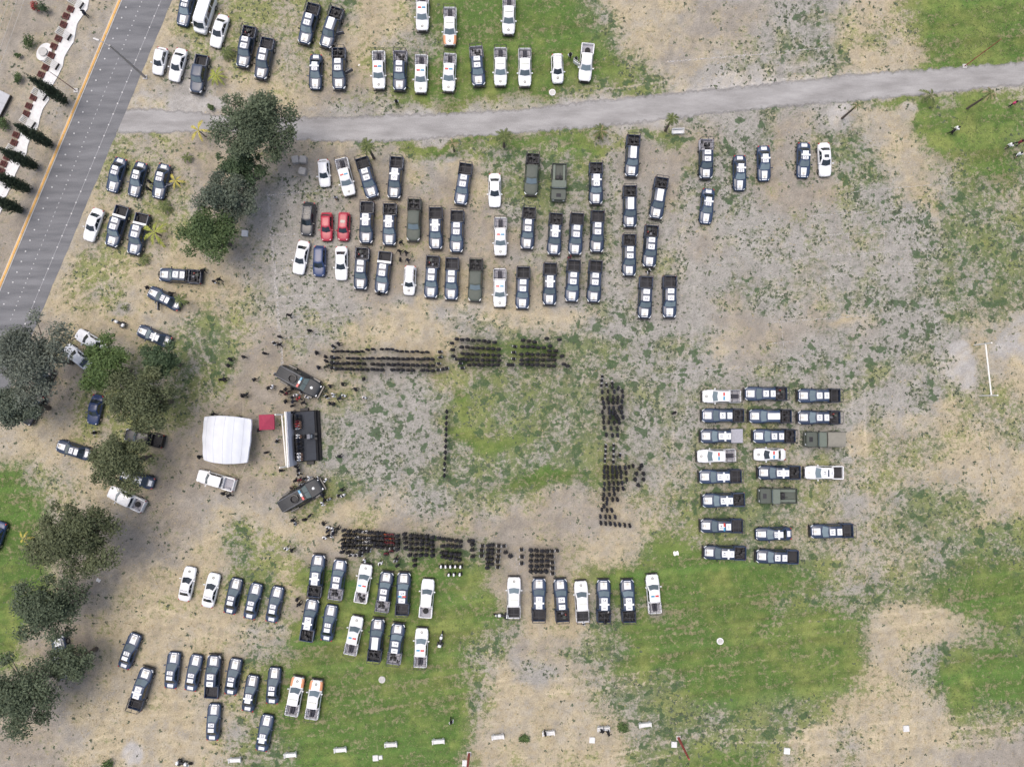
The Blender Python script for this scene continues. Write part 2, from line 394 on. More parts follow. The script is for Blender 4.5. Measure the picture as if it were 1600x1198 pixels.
def ground_material():
    m = bpy.data.materials.new('ground_cover'); m.use_nodes = True
    nt = m.node_tree; b = nt.nodes['Principled BSDF']; N = nt.nodes.new; Lk_ = nt.links.new
    b.inputs['Roughness'].default_value = 0.95; b.inputs['Specular IOR Level'].default_value = 0.1
    tc = N('ShaderNodeTexCoord')
    def attr(nm): a = N('ShaderNodeAttribute'); a.attribute_name = nm; return a
    def noise(sc, det, ro):
        n = N('ShaderNodeTexNoise'); n.inputs['Scale'].default_value = sc; n.inputs['Detail'].default_value = det; n.inputs['Roughness'].default_value = ro
        Lk_(tc.outputs['Object'], n.inputs['Vector']); return n.outputs[0]
    def math_(op, a, c):
        n = N('ShaderNodeMath'); n.operation = op
        for k, q in enumerate((a, c)):
            if isinstance(q, (int, float)): n.inputs[k].default_value = q
            else: Lk_(q, n.inputs[k])
        return n.outputs[0]
    def rng_(v, a, c, d=0., e=1.):
        n = N('ShaderNodeMapRange'); n.inputs[1].default_value = a; n.inputs[2].default_value = c; n.inputs[3].default_value = d; n.inputs[4].default_value = e
        Lk_(v, n.inputs[0]); return n.outputs[0]
    def mix(f, a, c):
        n = N('ShaderNodeMix'); n.data_type = 'RGBA'; Lk_(f, n.inputs[0]); Lk_(a, n.inputs[6])
        if isinstance(c, tuple): n.inputs[7].default_value = (*c, 1)
        else: Lk_(c, n.inputs[7])
        return n.outputs[2]
    cov = N('ShaderNodeSeparateColor'); Lk_(attr('cover').outputs['Color'], cov.inputs[0])
    n1 = noise(1.5, 9, .80); n2 = noise(6.5, 5, .7); n3 = noise(3.1, 6, .8)
    thr = rng_(n1, .345, .655)                                    # living cover breaks up into tufts
    fac = rng_(math_('SUBTRACT', cov.outputs[0], thr), -.10, .14)
    fac = math_('MULTIPLY', fac, rng_(cov.outputs[2], 0, .6, .66, .90))
    c = mix(fac, attr('soil').outputs['Color'], attr('leaf').outputs['Color'])
    n4 = noise(.62, 3, .55)                                      # mats of creeping weed
    pf = rng_(math_('ADD', n4, math_('MULTIPLY', attr('patch').outputs['Fac'], .085)), .635, .672)
    pf = math_('MULTIPLY', pf, rng_(attr('patch').outputs['Fac'], .15, .5))
    c = mix(math_('MULTIPLY', pf, .85), c, (.056, .096, .044))
    sp = math_('MULTIPLY', rng_(n3, .545, .625), cov.outputs[1])   # dark specks of weeds
    c = mix(math_('MULTIPLY', sp, .72), c, (.078, .090, .066))
    pl = math_('MULTIPLY', rng_(n3, .40, .30), cov.outputs[1])    # bleached crumbs
    c = mix(math_('MULTIPLY', pl, .45), c, (.46, .435, .41))
    st_ = math_('MULTIPLY', rng_(n3, .44, .36), cov.outputs[2])   # dead blades between the green ones
    c = mix(math_('MULTIPLY', st_, .5), c, (.30, .27, .13))
    s = N('ShaderNodeVectorMath'); s.operation = 'SCALE'; Lk_(c, s.inputs[0]); Lk_(rng_(n2, .28, .72, .72, 1.28), s.inputs['Scale'])
    Lk_(s.outputs[0], b.inputs['Base Color'])
    bp = N('ShaderNodeBump'); bp.inputs['Strength'].default_value = .6; bp.inputs['Distance'].default_value = .06
    Lk_(n2, bp.inputs['Height']); Lk_(bp.outputs[0], b.inputs['Normal'])
    return m
gm.materials.append(ground_material())
struct(link('ground', gm))
far = MB()
def frame_quads(x0, x1, y0, y1, X, Z):
    far.add([(-X, -X, Z), (X, -X, Z), (X, X, Z), (-X, X, Z), (x0, y0, Z), (x1, y0, Z), (x1, y1, Z), (x0, y1, Z)],
            [(0, 1, 5, 4), (1, 2, 6, 5), (2, 3, 7, 6), (3, 0, 4, 7)])
frame_quads(GX0, GX1, GY0, GY1, 2500, -0.002)
struct(link('terrain', far.mesh('terrain', mat('far_fields', (.21, .20, .12), .95, noise=.3, nscale=.05))))
# ------------------------------------------------------------------ asphalt road, gravel path, painted lines
def poly_sheet(name, pts, z, material, sub=None):
    """flat sheet from an outline, as a fan of strips between two edges (left list, right list)"""
    A, B = pts
    vs = [(p.x, p.y, z) for p in A] + [(p.x, p.y, z) for p in B]
    n = len(A)
    fs = [(i, i + 1, n + i + 1, n + i) for i in range(n - 1)]
    me = bpy.data.meshes.new(name); me.from_pydata(vs, [], fs); me.materials.append(material); me.update()
    return me
def resample(pts, step, jit=0.0, seed=0):
    rs = random.Random(seed); out = []
    for (x0, y0), (x1, y1) in zip(pts, pts[1:]):
        n = max(1, int(math.hypot(x1 - x0, y1 - y0) / step))
        for i in range(n):
            t = i / n
            out.append((x0 + (x1 - x0) * t + rs.uniform(-jit, jit), y0 + (y1 - y0) * t + rs.uniform(-jit, jit)))
    out.append(pts[-1]); return out
def surf_mat(name, c1, c2, scale, rough=.9, stretch=None, bump=.25):
    m = bpy.data.materials.new(name); m.use_nodes = True
    nt = m.node_tree; b = nt.nodes['Principled BSDF']
    b.inputs['Roughness'].default_value = rough; b.inputs['Specular IOR Level'].default_value = .2
    tc = nt.nodes.new('ShaderNodeTexCoord'); mp = nt.nodes.new('ShaderNodeMapping')
    if stretch: mp.inputs['Rotation'].default_value = (0, 0, stretch[0]); mp.inputs['Scale'].default_value = stretch[1]
    nt.links.new(tc.outputs['Object'], mp.inputs[0])
    n1 = nt.nodes.new('ShaderNodeTexNoise'); n1.inputs['Scale'].default_value = scale; n1.inputs['Detail'].default_value = 7; n1.inputs['Roughness'].default_value = .6
    n2 = nt.nodes.new('ShaderNodeTexNoise'); n2.inputs['Scale'].default_value = 9; n2.inputs['Detail'].default_value = 3
    nt.links.new(mp.outputs[0], n1.inputs['Vector']); nt.links.new(tc.outputs['Object'], n2.inputs['Vector'])
    r = nt.nodes.new('ShaderNodeValToRGB'); r.color_ramp.elements[0].position = .33; r.color_ramp.elements[1].position = .67
    r.color_ramp.elements[0].color = (*c1, 1); r.color_ramp.elements[1].color = (*c2, 1)
    nt.links.new(n1.outputs[0], r.inputs[0])
    mr = nt.nodes.new('ShaderNodeMapRange'); mr.inputs[1].default_value = .3; mr.inputs[2].default_value = .7; mr.inputs[3].default_value = .86; mr.inputs[4].default_value = 1.14
    nt.links.new(n2.outputs[0], mr.inputs[0])
    mx = nt.nodes.new('ShaderNodeVectorMath'); mx.operation = 'SCALE'
    nt.links.new(r.outputs[0], mx.inputs[0]); nt.links.new(mr.outputs[0], mx.inputs['Scale']); nt.links.new(mx.outputs[0], b.inputs['Base Color'])
    bp = nt.nodes.new('ShaderNodeBump'); bp.inputs['Strength'].default_value = bump; bp.inputs['Distance'].default_value = .02
    nt.links.new(n2.outputs[0], bp.inputs['Height']); nt.links.new(bp.outputs[0], b.inputs['Normal'])
    return m
road_ang = math.atan2(448, -188)  # image direction down-left
ROADW = at(0, 448) - at(188, 0); RANG = math.atan2(ROADW.y, ROADW.x)
m_road = surf_mat('asphalt', (.120, .123, .131), (.200, .203, .212), .55, .85, (-RANG, (.22, 1.6, 1)), .3)
ra = [at(*p) for p in resample([(230, -100), (188, 0), (0, 448), (-90, 662)], 10)]
rb = [at(*p) for p in resample([(311, -100), (269, 0), (60, 500), (-8, 662)], 10.0, .9, 3)]
n_ = min(len(ra), len(rb))
def even(pts, n):
    L = [0]
    for a, b in zip(pts, pts[1:]): L.append(L[-1] + (b - a).length)
    out = []
    for k in range(n):
        t = L[-1] * k / (n - 1); i = 0
        while i < len(L) - 2 and L[i + 1] < t: i += 1
        f = (t - L[i]) / max(1e-6, L[i + 1] - L[i]); out.append(pts[i].lerp(pts[i + 1], min(1, f)))
    return out
ra, rb = even(ra, 90), even(rb, 90)
road = struct(link('road', poly_sheet('road', (ra, rb), .008, m_road)))
# orange painted kerb along the left side of the road
kb = MB(); kA, kB = at(230, -100), at(-90, 662); dr = (kB - kA).normalized(); nrm = Vector((dr.y, -dr.x, 0))
Lk = (kB - kA).length
kerb_mesh = MB().cbox(0, 2.96, -.16, .16, -.05, .13, .03).mesh('kerb_stone', mat('kerb_paint', (.60, .35, .11), .75, noise=.22, nscale=2.2, var=.12))
kerb = struct(link('kerb', MB().box(0, Lk, -.28, .28, -.1, .05).mesh('kerb_base', M['concrete']), None, kA + nrm * -.0, math.atan2(dr.y, dr.x)))
for i in range(int(Lk / 3.0)):
    link('kerb_stone', kerb_mesh, kerb, (i * 3.0, 0, .004))
# painted lines and white studs
m_worn = mat('worn_white_paint', (.35, .35, .36), .8, noise=.25, nscale=4)
stud = MB().disc((0, 0, 0), .105, .03, 8).disc((0, 0, .03), .07, .02, 8).mesh('road_stud', mat('stud_white', (.52, .52, .52), .5))
stud_s = MB().disc((0, 0, 0), .07, .025, 8).mesh('small_road_stud', MATS['stud_white'])
def lineobj(name, p, q, wd, z, parent, material):
    d = q - p; L = d.length
    me = MB().box(0, L, -wd / 2, wd / 2, 0, .003).mesh(name, material)
    return link(name, me, parent, (p.x, p.y, z), math.atan2(d.y, d.x))
lineobj('edge_line', at(252, 0), at(46, 490), .05, .011, road, m_worn)
lineobj('edge_line', at(252 + 42, -100), at(252, 0), .05, .011, road, m_worn)
y = -8
while y < 520:
    p = at(252 - .42 * y, y); link('road_stud', stud, road, (p.x, p.y, .013)); y += 17.3 + rng.uniform(-.8, .8)
y = 12
while y < 480:
    p = at(202 - .412 * y, y); link('road_stud', stud, road, (p.x, p.y, .011)); y += 16.6 + rng.uniform(-1, 1)
y = -4; k = 0
dash = MB().box(-.13, .13, -.05, .05, 0, .003).mesh('lane_dash', m_worn)
while y < 500:
    p = at(223 - .413 * y, y); k += 1
    if (k // 14) % 2: link('lane_dash', dash, road, (p.x, p.y, .011), RANG)
    else: link('small_road_stud', stud_s, road, (p.x, p.y, .011))
    y += 7.3 + rng.uniform(-.5, .5)
# gravel path
top = [(196, 166), (260, 168), (330, 176), (450, 180), (560, 178), (660, 175), (800, 169), (925, 154), (1063, 141), (1200, 128), (1350, 111), (1500, 101), (1600, 94), (1700, 86)]
bot = [(180, 211), (245, 212), (335, 207), (463, 222), (600, 227), (650, 222), (775, 214), (950, 201), (1063, 188), (1200, 173), (1300, 166), (1425, 153), (1550, 141), (1600, 136), (1700, 128)]
pa = even([at(*p) for p in resample(top, 4, 2.4, 5)], 420); pb = even([at(*p) for p in resample(bot, 4, 2.6, 6)], 420)
m_grav = surf_mat('pale_gravel', (.238, .231, .225), (.360, .352, .345), .55, .95, (-.09, (.35, 1.3, 1)), .5)
def path_mesh():
    us = [0, .10, .24, .5, .76, .90, 1]; es = [0, .55, 1, 1, 1, .55, 0]; n = len(pa); k = len(us)
    vs = [tuple(pa[i].lerp(pb[i], u))[:2] + (.004,) for i in range(n) for u in us]
    fs = [(i * k + q, i * k + q + 1, (i + 1) * k + q + 1, (i + 1) * k + q) for i in range(n - 1) for q in range(k - 1)]
    me = bpy.data.meshes.new('path'); me.from_pydata(vs, [], fs)
    a = me.attributes.new('edge', 'FLOAT', 'POINT'); a.data.foreach_set('value', es * n)
    me.materials.append(m_grav); me.update(); return me
nt = m_grav.node_tree; at_ = nt.nodes.new('ShaderNodeAttribute'); at_.attribute_name = 'edge'
tc_ = nt.nodes.new('ShaderNodeTexCoord'); nz_ = nt.nodes.new('ShaderNodeTexNoise'); nz_.inputs['Scale'].default_value = 1.3; nz_.inputs['Detail'].default_value = 8; nz_.inputs['Roughness'].default_value = .75
nt.links.new(tc_.outputs['Object'], nz_.inputs['Vector'])
ad_ = nt.nodes.new('ShaderNodeMath'); ad_.operation = 'ADD'; nt.links.new(at_.outputs['Fac'], ad_.inputs[0]); nt.links.new(nz_.outputs[0], ad_.inputs[1])
mr_ = nt.nodes.new('ShaderNodeMapRange'); mr_.inputs[1].default_value = .72; mr_.inputs[2].default_value = 1.25; nt.links.new(ad_.outputs[0], mr_.inputs[0])
nt.links.new(mr_.outputs[0], nt.nodes['Principled BSDF'].inputs['Alpha'])
struct(link('path', path_mesh()))
# faint chalk lines of the playing field, worn through
def chalk():
    m = bpy.data.materials.new('worn_chalk'); m.use_nodes = True
    nt = m.node_tree; b = nt.nodes['Principled BSDF']; b.inputs['Base Color'].default_value = (.55, .53, .50, 1); b.inputs['Roughness'].default_value = .95
    tc = nt.nodes.new('ShaderNodeTexCoord'); n1 = nt.nodes.new('ShaderNodeTexNoise'); n1.inputs['Scale'].default_value = 1.7; n1.inputs['Detail'].default_value = 8; n1.inputs['Roughness'].default_value = .75
    nt.links.new(tc.outputs['Object'], n1.inputs['Vector'])
    mr = nt.nodes.new('ShaderNodeMapRange'); mr.inputs[1].default_value = .44; mr.inputs[2].default_value = .62; mr.inputs[4].default_value = .7
    nt.links.new(n1.outputs[0], mr.inputs[0]); nt.links.new(mr.outputs[0], b.inputs['Alpha'])
    return m
m_chalk = chalk()
pitch = struct(link('playing_field_lines', None)); pitch.empty_display_size = .2
for i, (a, b, c, d, wd) in enumerate([(1262, 338, 1435, 325, .12), (1235, 371, 1430, 359, .12), (1238, 404, 1490, 386, .12), (1283, 431, 1463, 420, .1), (1200, 504, 1358, 493, .12),
          (1400, 487, 1512, 482, .1), (1200, 537, 1275, 530, .12), (1030, 585, 1255, 565, .12), (1443, 345, 1463, 525, .12), (1279, 440, 1283, 470, .1), (1325, 360, 1330, 430, .1), (1220, 500, 1226, 555, .1),
          (1380, 325, 1384, 415, .08), (419, 300, 441, 570, .4), (419, 305, 520, 296, .3), (422, 367, 463, 366, .25), (432, 464, 508, 460, .25), (438, 478, 510, 476, .16),
          (445, 494, 510, 492, .18), (441, 528, 505, 524, .16), (806, 862, 809, 898, .12), (1040, 97, 1200, 84, .22), (1200, 83, 1300, 74, .16), (1546, 690, 1550, 770, .12), (423, 398, 470, 393, .2),
          (430, 430, 500, 426, .16), (1330, 300, 1500, 285, .1)]):
    lineobj('field_line', at(a, b), at(c, d), wd, .006 + .0002 * i, pitch, m_chalk)

# ------------------------------------------------------------------ weeds and grass tufts (real blades, nobody could count them)
def tufts(name, n, wfield, rmin, rmax, hmin, hmax, blades, material, label, cat, seed, wd=.30):
    rs = np.random.RandomState(seed)
    p = (wfield / wfield.sum()).ravel()
    cells = rs.choice(HH * WW, n, p=p)
    cx = XX.ravel()[cells] + rs.uniform(-.5, .5, n) * GS; cy = YY.ravel()[cells] + rs.uniform(-.5, .5, n) * GS
    rad = rmin + (rmax - rmin) * rs.rand(n) ** 2.0; hh = hmin + (hmax - hmin) * rs.rand(n)
    th = rs.rand(n, blades) * 2 * math.pi; rr = rad[:, None] * rs.uniform(.55, 1.0, (n, blades)); bz = hh[:, None] * rs.uniform(.4, 1.0, (n, blades))
    ct, s_t = np.cos(th), np.sin(th); bw = rr * wd
    P = np.zeros((n, blades, 4, 3)); C = np.stack([cx, cy], -1)[:, None, :]
    P[:, :, 0, :2] = C; P[:, :, 0, 2] = .006
    m1 = np.stack([ct * rr * .55 - s_t * bw, s_t * rr * .55 + ct * bw], -1); m2 = np.stack([ct * rr * .55 + s_t * bw, s_t * rr * .55 - ct * bw], -1)
    P[:, :, 1, :2] = C + m2; P[:, :, 1, 2] = bz; P[:, :, 3, :2] = C + m1; P[:, :, 3, 2] = bz
    P[:, :, 2, :2] = C + np.stack([ct * rr, s_t * rr], -1); P[:, :, 2, 2] = bz * rs.uniform(.5, .95, (n, blades))
    me = np_mesh(name, P.reshape(-1, 3), np.arange(n * blades * 4), 4)
    a = me.attributes.new('rnd', 'FLOAT', 'FACE'); a.data.foreach_set('value', np.clip(np.repeat(rs.rand(n), blades) * .7 + rs.rand(n * blades) * .3, 0, 1).astype(np.float32))
    me.materials.append(material)
    o = struct(link(name, me), 'stuff'); return tag(o, label, cat)
# keep tufts off road, path, walkway
onroad = (PX > 188 - .4196 * PY - 6) & (PX < 269 - .418 * PY + 4)
pt = np.interp(PX, [p[0] for p in top], [p[1] for p in top]); pbm = np.interp(PX, [p[0] for p in bot], [p[1] for p in bot])
onpath = (PY > pt + 1) & (PY < pbm - 1) & (PX > 180)
free = np.where(onroad | onpath, 0.0, 1.0)
edge = np.exp(-np.abs(PY - pt) / 2.5) + .6 * np.exp(-np.abs(PY - pbm) / 2.5)
edge = np.where(PX > 560, edge, .2 * edge)
m_weed = leafmat('weed_leaves', (.048, .066, .044), (.115, .140, .085))
m_gras = leafmat('grass_blades', (.060, .094, .032), (.180, .210, .082))
m_strw = leafmat('straw_blades', (.24, .19, .10), (.50, .41, .24))
clump = sstep(.46, .66, n_pat) + .12
tufts('weeds', 21000, free * clump * (F['s'] * 1.0 + F['d'] * .60 + F['g'] * .42 + F['b'] * .14 + F['y'] * .35 + F['p'] * .10 + F['t'] * .10 + edge * .5), .07, .36, .03, .12, 7, m_weed, 'dark green weeds dotted over the grey dirt of the field', 'weeds', 21)
tufts('grass', 52000, free * (F['G'] * 1.0 + F['g'] * .75 + F['y'] * .5 + F['s'] * .12 + .02), .06, .26, .04, .11, 5, m_gras, 'green mown grass covering the lush parts of the field', 'grass', 22, .16)
tufts('dry_grass', 30000, free * (F['t'] * 1.0 + F['y'] * .8 + F['g'] * .25 + F['b'] * .30 + F['d'] * .12 + .02), .06, .24, .03, .09, 5, m_strw, 'pale dry straw grass on the bare tan ground', 'dry grass', 23, .14)

# ------------------------------------------------------------------ trees
def leaf_cloud(name, blobs, n, size, material, seed, up=.55, shell=.55):
    """leaf faces spread through lumpy blobs: list of (x,y,z,rx,ry,rz)"""
    rs = np.random.RandomState(seed); B = np.array(blobs)
    vol = B[:, 3] * B[:, 4]; k = rs.choice(len(B), n, p=vol / vol.sum())
    d = rs.normal(size=(n, 3)); d /= np.linalg.norm(d, axis=1)[:, None]
    d[:, 2] = np.where(d[:, 2] < -.35, -d[:, 2], d[:, 2])
    r = (shell + (1 - shell) * rs.rand(n)) * (1 + .27 * rs.normal(size=n))
    P = B[k, :3] + d * r[:, None] * B[k, 3:]
    nrm = d * (1 - up) + rs.normal(size=(n, 3)) * .45; nrm[:, 2] += up; nrm /= np.linalg.norm(nrm, axis=1)[:, None]
    t = np.cross(nrm, rs.normal(size=(n, 3))); t /= np.linalg.norm(t, axis=1)[:, None]; b = np.cross(nrm, t)
    s = size * rs.uniform(.5, 1.35, n)[:, None]
    V = np.stack([P - t * s, P + b * s * .5, P + t * s, P - b * s * .5], 1)
    me = np_mesh(name, V.reshape(-1, 3), np.arange(n * 4), 4)
    a = me.attributes.new('rnd', 'FLOAT', 'FACE')
    cl = rs.rand(len(B))[k]
    a.data.foreach_set('value', np.clip(.5 * cl + .5 * rs.rand(n), 0, 1).astype(np.float32))
    me.materials.append(material); return me
LM = dict(
    greyol=leafmat('leaf_grey_olive', (.036, .052, .030), (.125, .158, .094)),
    dark=leafmat('leaf_dark_green', (.022, .044, .022), (.085, .125, .060)),
    grey=leafmat('leaf_grey_green', (.040, .056, .040), (.135, .162, .118)),
    mid=leafmat('leaf_mid_green', (.030, .056, .020), (.110, .155, .060)),
    bright=leafmat('leaf_bright_green', (.038, .068, .022), (.120, .180, .058)),
    brownol=leafmat('leaf_brown_olive', (.038, .050, .024), (.140, .160, .080)),
    drygrey=leafmat('leaf_dry_grey', (.052, .064, .050), (.165, .188, .150)),
    cyp=leafmat('leaf_cypress', (.016, .028, .017), (.060, .082, .045)))
def tree(px, py, rpx, hc, kind, label, seed, sq=1.0, n=None, lobes=13, size=.165):
    rs = random.Random(seed)
    c = at(px, py, hc); rr = rpx * .0876 * (CAM_H - hc) / CAM_H
    t = thing('tree', (c.x, c.y, 0), 0, label, 'tree', 'trees along the left side')
    bl = [(0, 0, hc - rr * .1, rr * .55, rr * .55 * sq, rr * .45)]
    lobes += 7
    for i in range(lobes):
        a = 2 * math.pi * i / lobes + rs.uniform(-.3, .3); q = rs.uniform(.35, .93)
        lr = rr * rs.uniform(.12, .34)
        bl.append((math.cos(a) * rr * q, math.sin(a) * rr * q * sq, hc + rs.uniform(-.30, .22) * rr, lr, lr, lr * .8))
    for i in range(lobes // 2 + 2):
        a = rs.uniform(0, 6.28); q = rs.uniform(0, .45); lr = rr * rs.uniform(.2, .34)
        bl.append((math.cos(a) * rr * q, math.sin(a) * rr * q * sq, hc + rs.uniform(.10, .40) * rr, lr, lr, lr * .8))
    n = int(n * 2.1)
    link('crown', leaf_cloud('crown', bl, n, size, LM[kind], seed), t)
    mb = MB(); pts = [(0, 0, -.1), (rs.uniform(-.2, .2), rs.uniform(-.2, .2), hc * .35), (rs.uniform(-.3, .3), rs.uniform(-.3, .3), hc * .8)]
    mb.tube(pts[0], pts[1], .36, .26, 8); mb.tube(pts[1], pts[2], .26, .12, 8)
    tk = link('trunk', mb.mesh('trunk', M['bark'], 60), t)
    for b in bl[1:1 + lobes]:
        lm = MB(); st_ = Vector(pts[1]).lerp(Vector(pts[2]), rs.uniform(.1, .8)); e = Vector(b[:3]); mid = st_.lerp(e, .55) + Vector((0, 0, rs.uniform(-.2, .3)))
        lm.tube(st_, mid, .12, .07, 5); lm.tube(mid, e, .07, .02, 5)
        link('limb', lm.mesh('limb', M['bark'], 60), tk)
    return t
tree(402, 192, 64, 9.5, 'greyol', 'largest grey-olive tree overhanging the left end of the gravel path', 31, .95, 9000, 15)
tree(376, 256, 38, 6.0, 'dark', 'small round dark green tree below the largest tree by the path', 32, 1, 3800, 10)
tree(352, 308, 46, 7.0, 'grey', 'grey-green tree third down in the clump below the gravel path', 33, .9, 4800, 12)
tree(328, 366, 48, 6.5, 'mid', 'green tree lowest of the clump below the gravel path', 34, .85, 5200, 13)
tree(46, 560, 68, 9.0, 'drygrey', 'large bare-looking grey tree overhanging the road edge at left', 135, 1.05, 8500, 16)
tree(22, 638, 40, 7.0, 'grey', 'grey-green tree at the left edge below the large grey tree', 36, .9, 4200, 11)
tree(165, 574, 44, 6.5, 'bright', 'bright green tree covering two white cars', 37, 1.1, 5200, 11)
tree(247, 566, 36, 6.0, 'dark', 'dark green tree beside the bright green tree', 38, .9, 3600, 10)
tree(222, 627, 60, 8.0, 'brownol', 'wide olive tree with rounded clumps left of the white tent', 39, .92, 7200, 15)
tree(188, 720, 52, 7.5, 'brownol', 'dark olive tree above the white pickup with spare wheel', 40, .92, 6200, 14)
tree(120, 838, 72, 8.5, 'brownol', 'broad brown-olive tree beside the green lawn at left', 41, .85, 8800, 17)
tree(76, 950, 58, 7.5, 'greyol', 'feathery olive tree below the broad brown-olive tree', 42, 1.0, 6000, 13)
tree(112, 1036, 40, 5.5, 'greyol', 'low spreading tree half hiding a dark vehicle at lower left', 43, .6, 2600, 9)
tree(24, 1088, 66, 8.0, 'greyol', 'large olive tree in the bottom left corner', 44, 1.0, 8000, 15)
# cypresses along the walk
for i, (bx, by) in enumerate([(105, 160), (81, 227), (58, 262), (47, 297), (35, 329)]):
    p = at(bx, by); hgt = [8.8, 8.4, 8.2, 7.6, 7.4][i]
    t = thing('cypress_tree', p, 0, f'slender dark cypress, {ORD[i]} from top in the row beside the white walkway', 'tree', 'cypresses beside the walkway')
    bl = []
    for k in range(16):
        z = .5 + (hgt - .6) * k / 15; q = k / 15; r = .78 * (math.sin(math.pi * min(1, q * .80 + .22)) ** .8) * (1 if q < .85 else (1 - q) / .15 * .8 + .25)
        bl.append((rng.uniform(-.06, .06), rng.uniform(-.06, .06), z, max(.12, r), max(.12, r), .5))
    me = leaf_cloud('crown', bl, 4200, .13, LM['cyp'], 60 + i, up=.15, shell=.6)
    link('crown', me, t); link('trunk', MB().tube((0, 0, -.1), (0, 0, hgt * .8), .13, .03, 7).mesh('trunk', M['bark'], 60), t)
# palms
m_palm = leafmat('palm_green', (.045, .070, .022), (.150, .175, .060))
m_paly = leafmat('palm_yellow', (.30, .26, .05), (.55, .48, .12))
m_palg = leafmat('palm_lime', (.16, .20, .04), (.36, .38, .08))
m_paldry = leafmat('palm_dry', (.20, .15, .08), (.36, .29, .17))
def palm(px, py, h, fr, nf, mt, label, seed, trunk_r=.17, dry=False, basepx=None):
    rs = random.Random(seed); p = at(px, py, h)
    t = thing('palm_tree', (p.x, p.y, 0), 0, label, 'palm', 'palms and young palms')
    link('trunk', MB().tube((0, 0, -.1), (0, 0, h * .5), trunk_r * 1.25, trunk_r, 8).tube((0, 0, h * .5), (0, 0, h), trunk_r, trunk_r * .9, 8).mesh('trunk', M['bark'], 60), t)
    for k in range(nf):
        a = 2 * math.pi * k / nf + rs.uniform(-.2, .2); L = fr * rs.uniform(.75, 1.1); el = rs.uniform(.0, .75)
        vs, fs = [], []; pts = []
        for s in range(6):
            q = s / 5; pts.append(Vector((math.cos(a) * L * q * math.cos(el * .6), math.sin(a) * L * q * math.cos(el * .6), h + L * (math.sin(el) * q - (.55 + .4 * el) * q * q))))
        side = Vector((-math.sin(a), math.cos(a), 0))
        for s in range(5):
            c0, c1 = pts[s], pts[s + 1]; lw = L * .20 * math.sin(math.pi * (s + .8) / 6)
            for sg in (-1, 1):
                o = len(vs); tip = c1 + side * sg * lw + (c1 - c0) * .8 - Vector((0, 0, lw * .35))
                vs += [c0, c1, tip]; fs.append((o, o + 1, o + 2))
                o = len(vs); cm = c0.lerp(c1, .5); tip = cm + side * sg * lw * .95 + (c1 - c0) * .7 - Vector((0, 0, lw * .3))
                vs += [c0, cm, tip]; fs.append((o, o + 1, o + 2))
        me = bpy.data.meshes.new('frond'); me.from_pydata([tuple(v) for v in vs], [], fs)
        a_ = me.attributes.new('rnd', 'FLOAT', 'FACE'); a_.data.foreach_set('value', [rs.random() for _ in fs])
        me.materials.append(m_paldry if (dry and k % 3 == 0) else mt); link('frond', me, t)
    return t
palm(573, 227, 5.2, 1.15, 16, m_palm, 'fan palm with trunk leaning left, first along the lower path edge', 1)
palm(707, 224, 3.0, .75, 10, m_palm, 'thin young palm second along the lower path edge', 2, .13, True)
palm(787, 212, 4.2, 1.2, 18, m_palm, 'full fan palm third along the lower path edge', 3)
palm(939, 205, 2.4, 1.15, 15, m_palm, 'bushy palm with dry skirt fourth along the lower path edge', 4, .2, True)
palm(1051, 184, 4.6, .95, 15, m_palm, 'tall fan palm standing beside a white bench and the path', 5)
palm(1339, 165, 4.4, .65, 9, m_palm, 'palm with bare brown trunk and tiny crown', 6, .14, True)
palm(1455, 149, 1.4, 1.5, 5, m_palm, 'spiky palm with long thin fronds over the path edge', 7, .15)
palm(1548, 146, 5.0, .95, 14, m_palm, 'palm with dry skirt near the upper right corner', 8, .14, True)
palm(338, 118, 1.2, 1.4, 9, m_palg, 'lime green young palm beside the dark blue pickup', 9, .1)
palm(310, 204, 2.2, 1.5, 5, m_paly, 'yellow palm with few arched fronds on the path', 10, .08)
palm(292, 246, .7, .9, 11, m_palm, 'low green palm left of the tree clump', 11, .1)
palm(274, 283, 1.2, 1.2, 6, m_paly, 'yellow palm right of the upper trio of navy cars', 12, .1)
palm(354, 80, .8, 1.1, 14, m_palm, 'round green bushy palm between white car and navy pickup', 13, .1)
palm(256, 322, .8, 1.1, 13, m_palm, 'green palm below the upper trio of navy cars', 14, .1)
palm(241, 363, 1.9, 1.9, 7, m_palg, 'yellow-green palm drooping over a navy pickup', 15, .1)
palm(224, 405, .7, .9, 10, m_palm, 'green palm in front of the navy pickup trio', 16, .1)
palm(194, 480, .5, .6, 8, m_palm, 'tiny palm in a round bare patch', 17, .08)
palm(281, 469, 2.6, 1.05, 13, m_palm, 'fan palm covering the rear of a navy car', 18, .12)
palm(37, 841, 1.0, 1.2, 5, m_paly, 'yellow young palm on the lawn at left', 19, .08)
def shrub(px, py, rpx, kind, label, seed, h=.9, name='shrub'):
    p = at(px, py, h * .5); r = rpx * .0876; rs = random.Random(seed)
    t = thing(name, (p.x, p.y, 0), 0, label, 'shrub')
    bl = [(rs.uniform(-.5, .5) * r, rs.uniform(-.5, .5) * r, h * rs.uniform(.35, .7), r * .6, r * .6, h * .45) for _ in range(6)]
    link('crown', leaf_cloud('crown', bl, int(160 + 260 * r * r), .13, kind, seed), t)
    link('stem', MB().tube((0, 0, -.05), (0, 0, h * .5), .05, .03, 6).mesh('stem', M['bark']), t)
m_red = leafmat('leaf_red', (.16, .035, .03), (.40, .09, .08))
shrub(46, 66, 11, LM['mid'], 'green shrub beside the dirt track at upper left', 71, 1.6)
shrub(29, 88, 5, LM['mid'], 'small round shrub on the dry slope at upper left', 72)
shrub(56, 12, 8, m_red, 'red flowering shrub at the upper left corner', 73, 1.4)
shrub(67, 13, 9, LM['dark'], 'dark shrub right of the red flowering shrub', 74, 1.8)
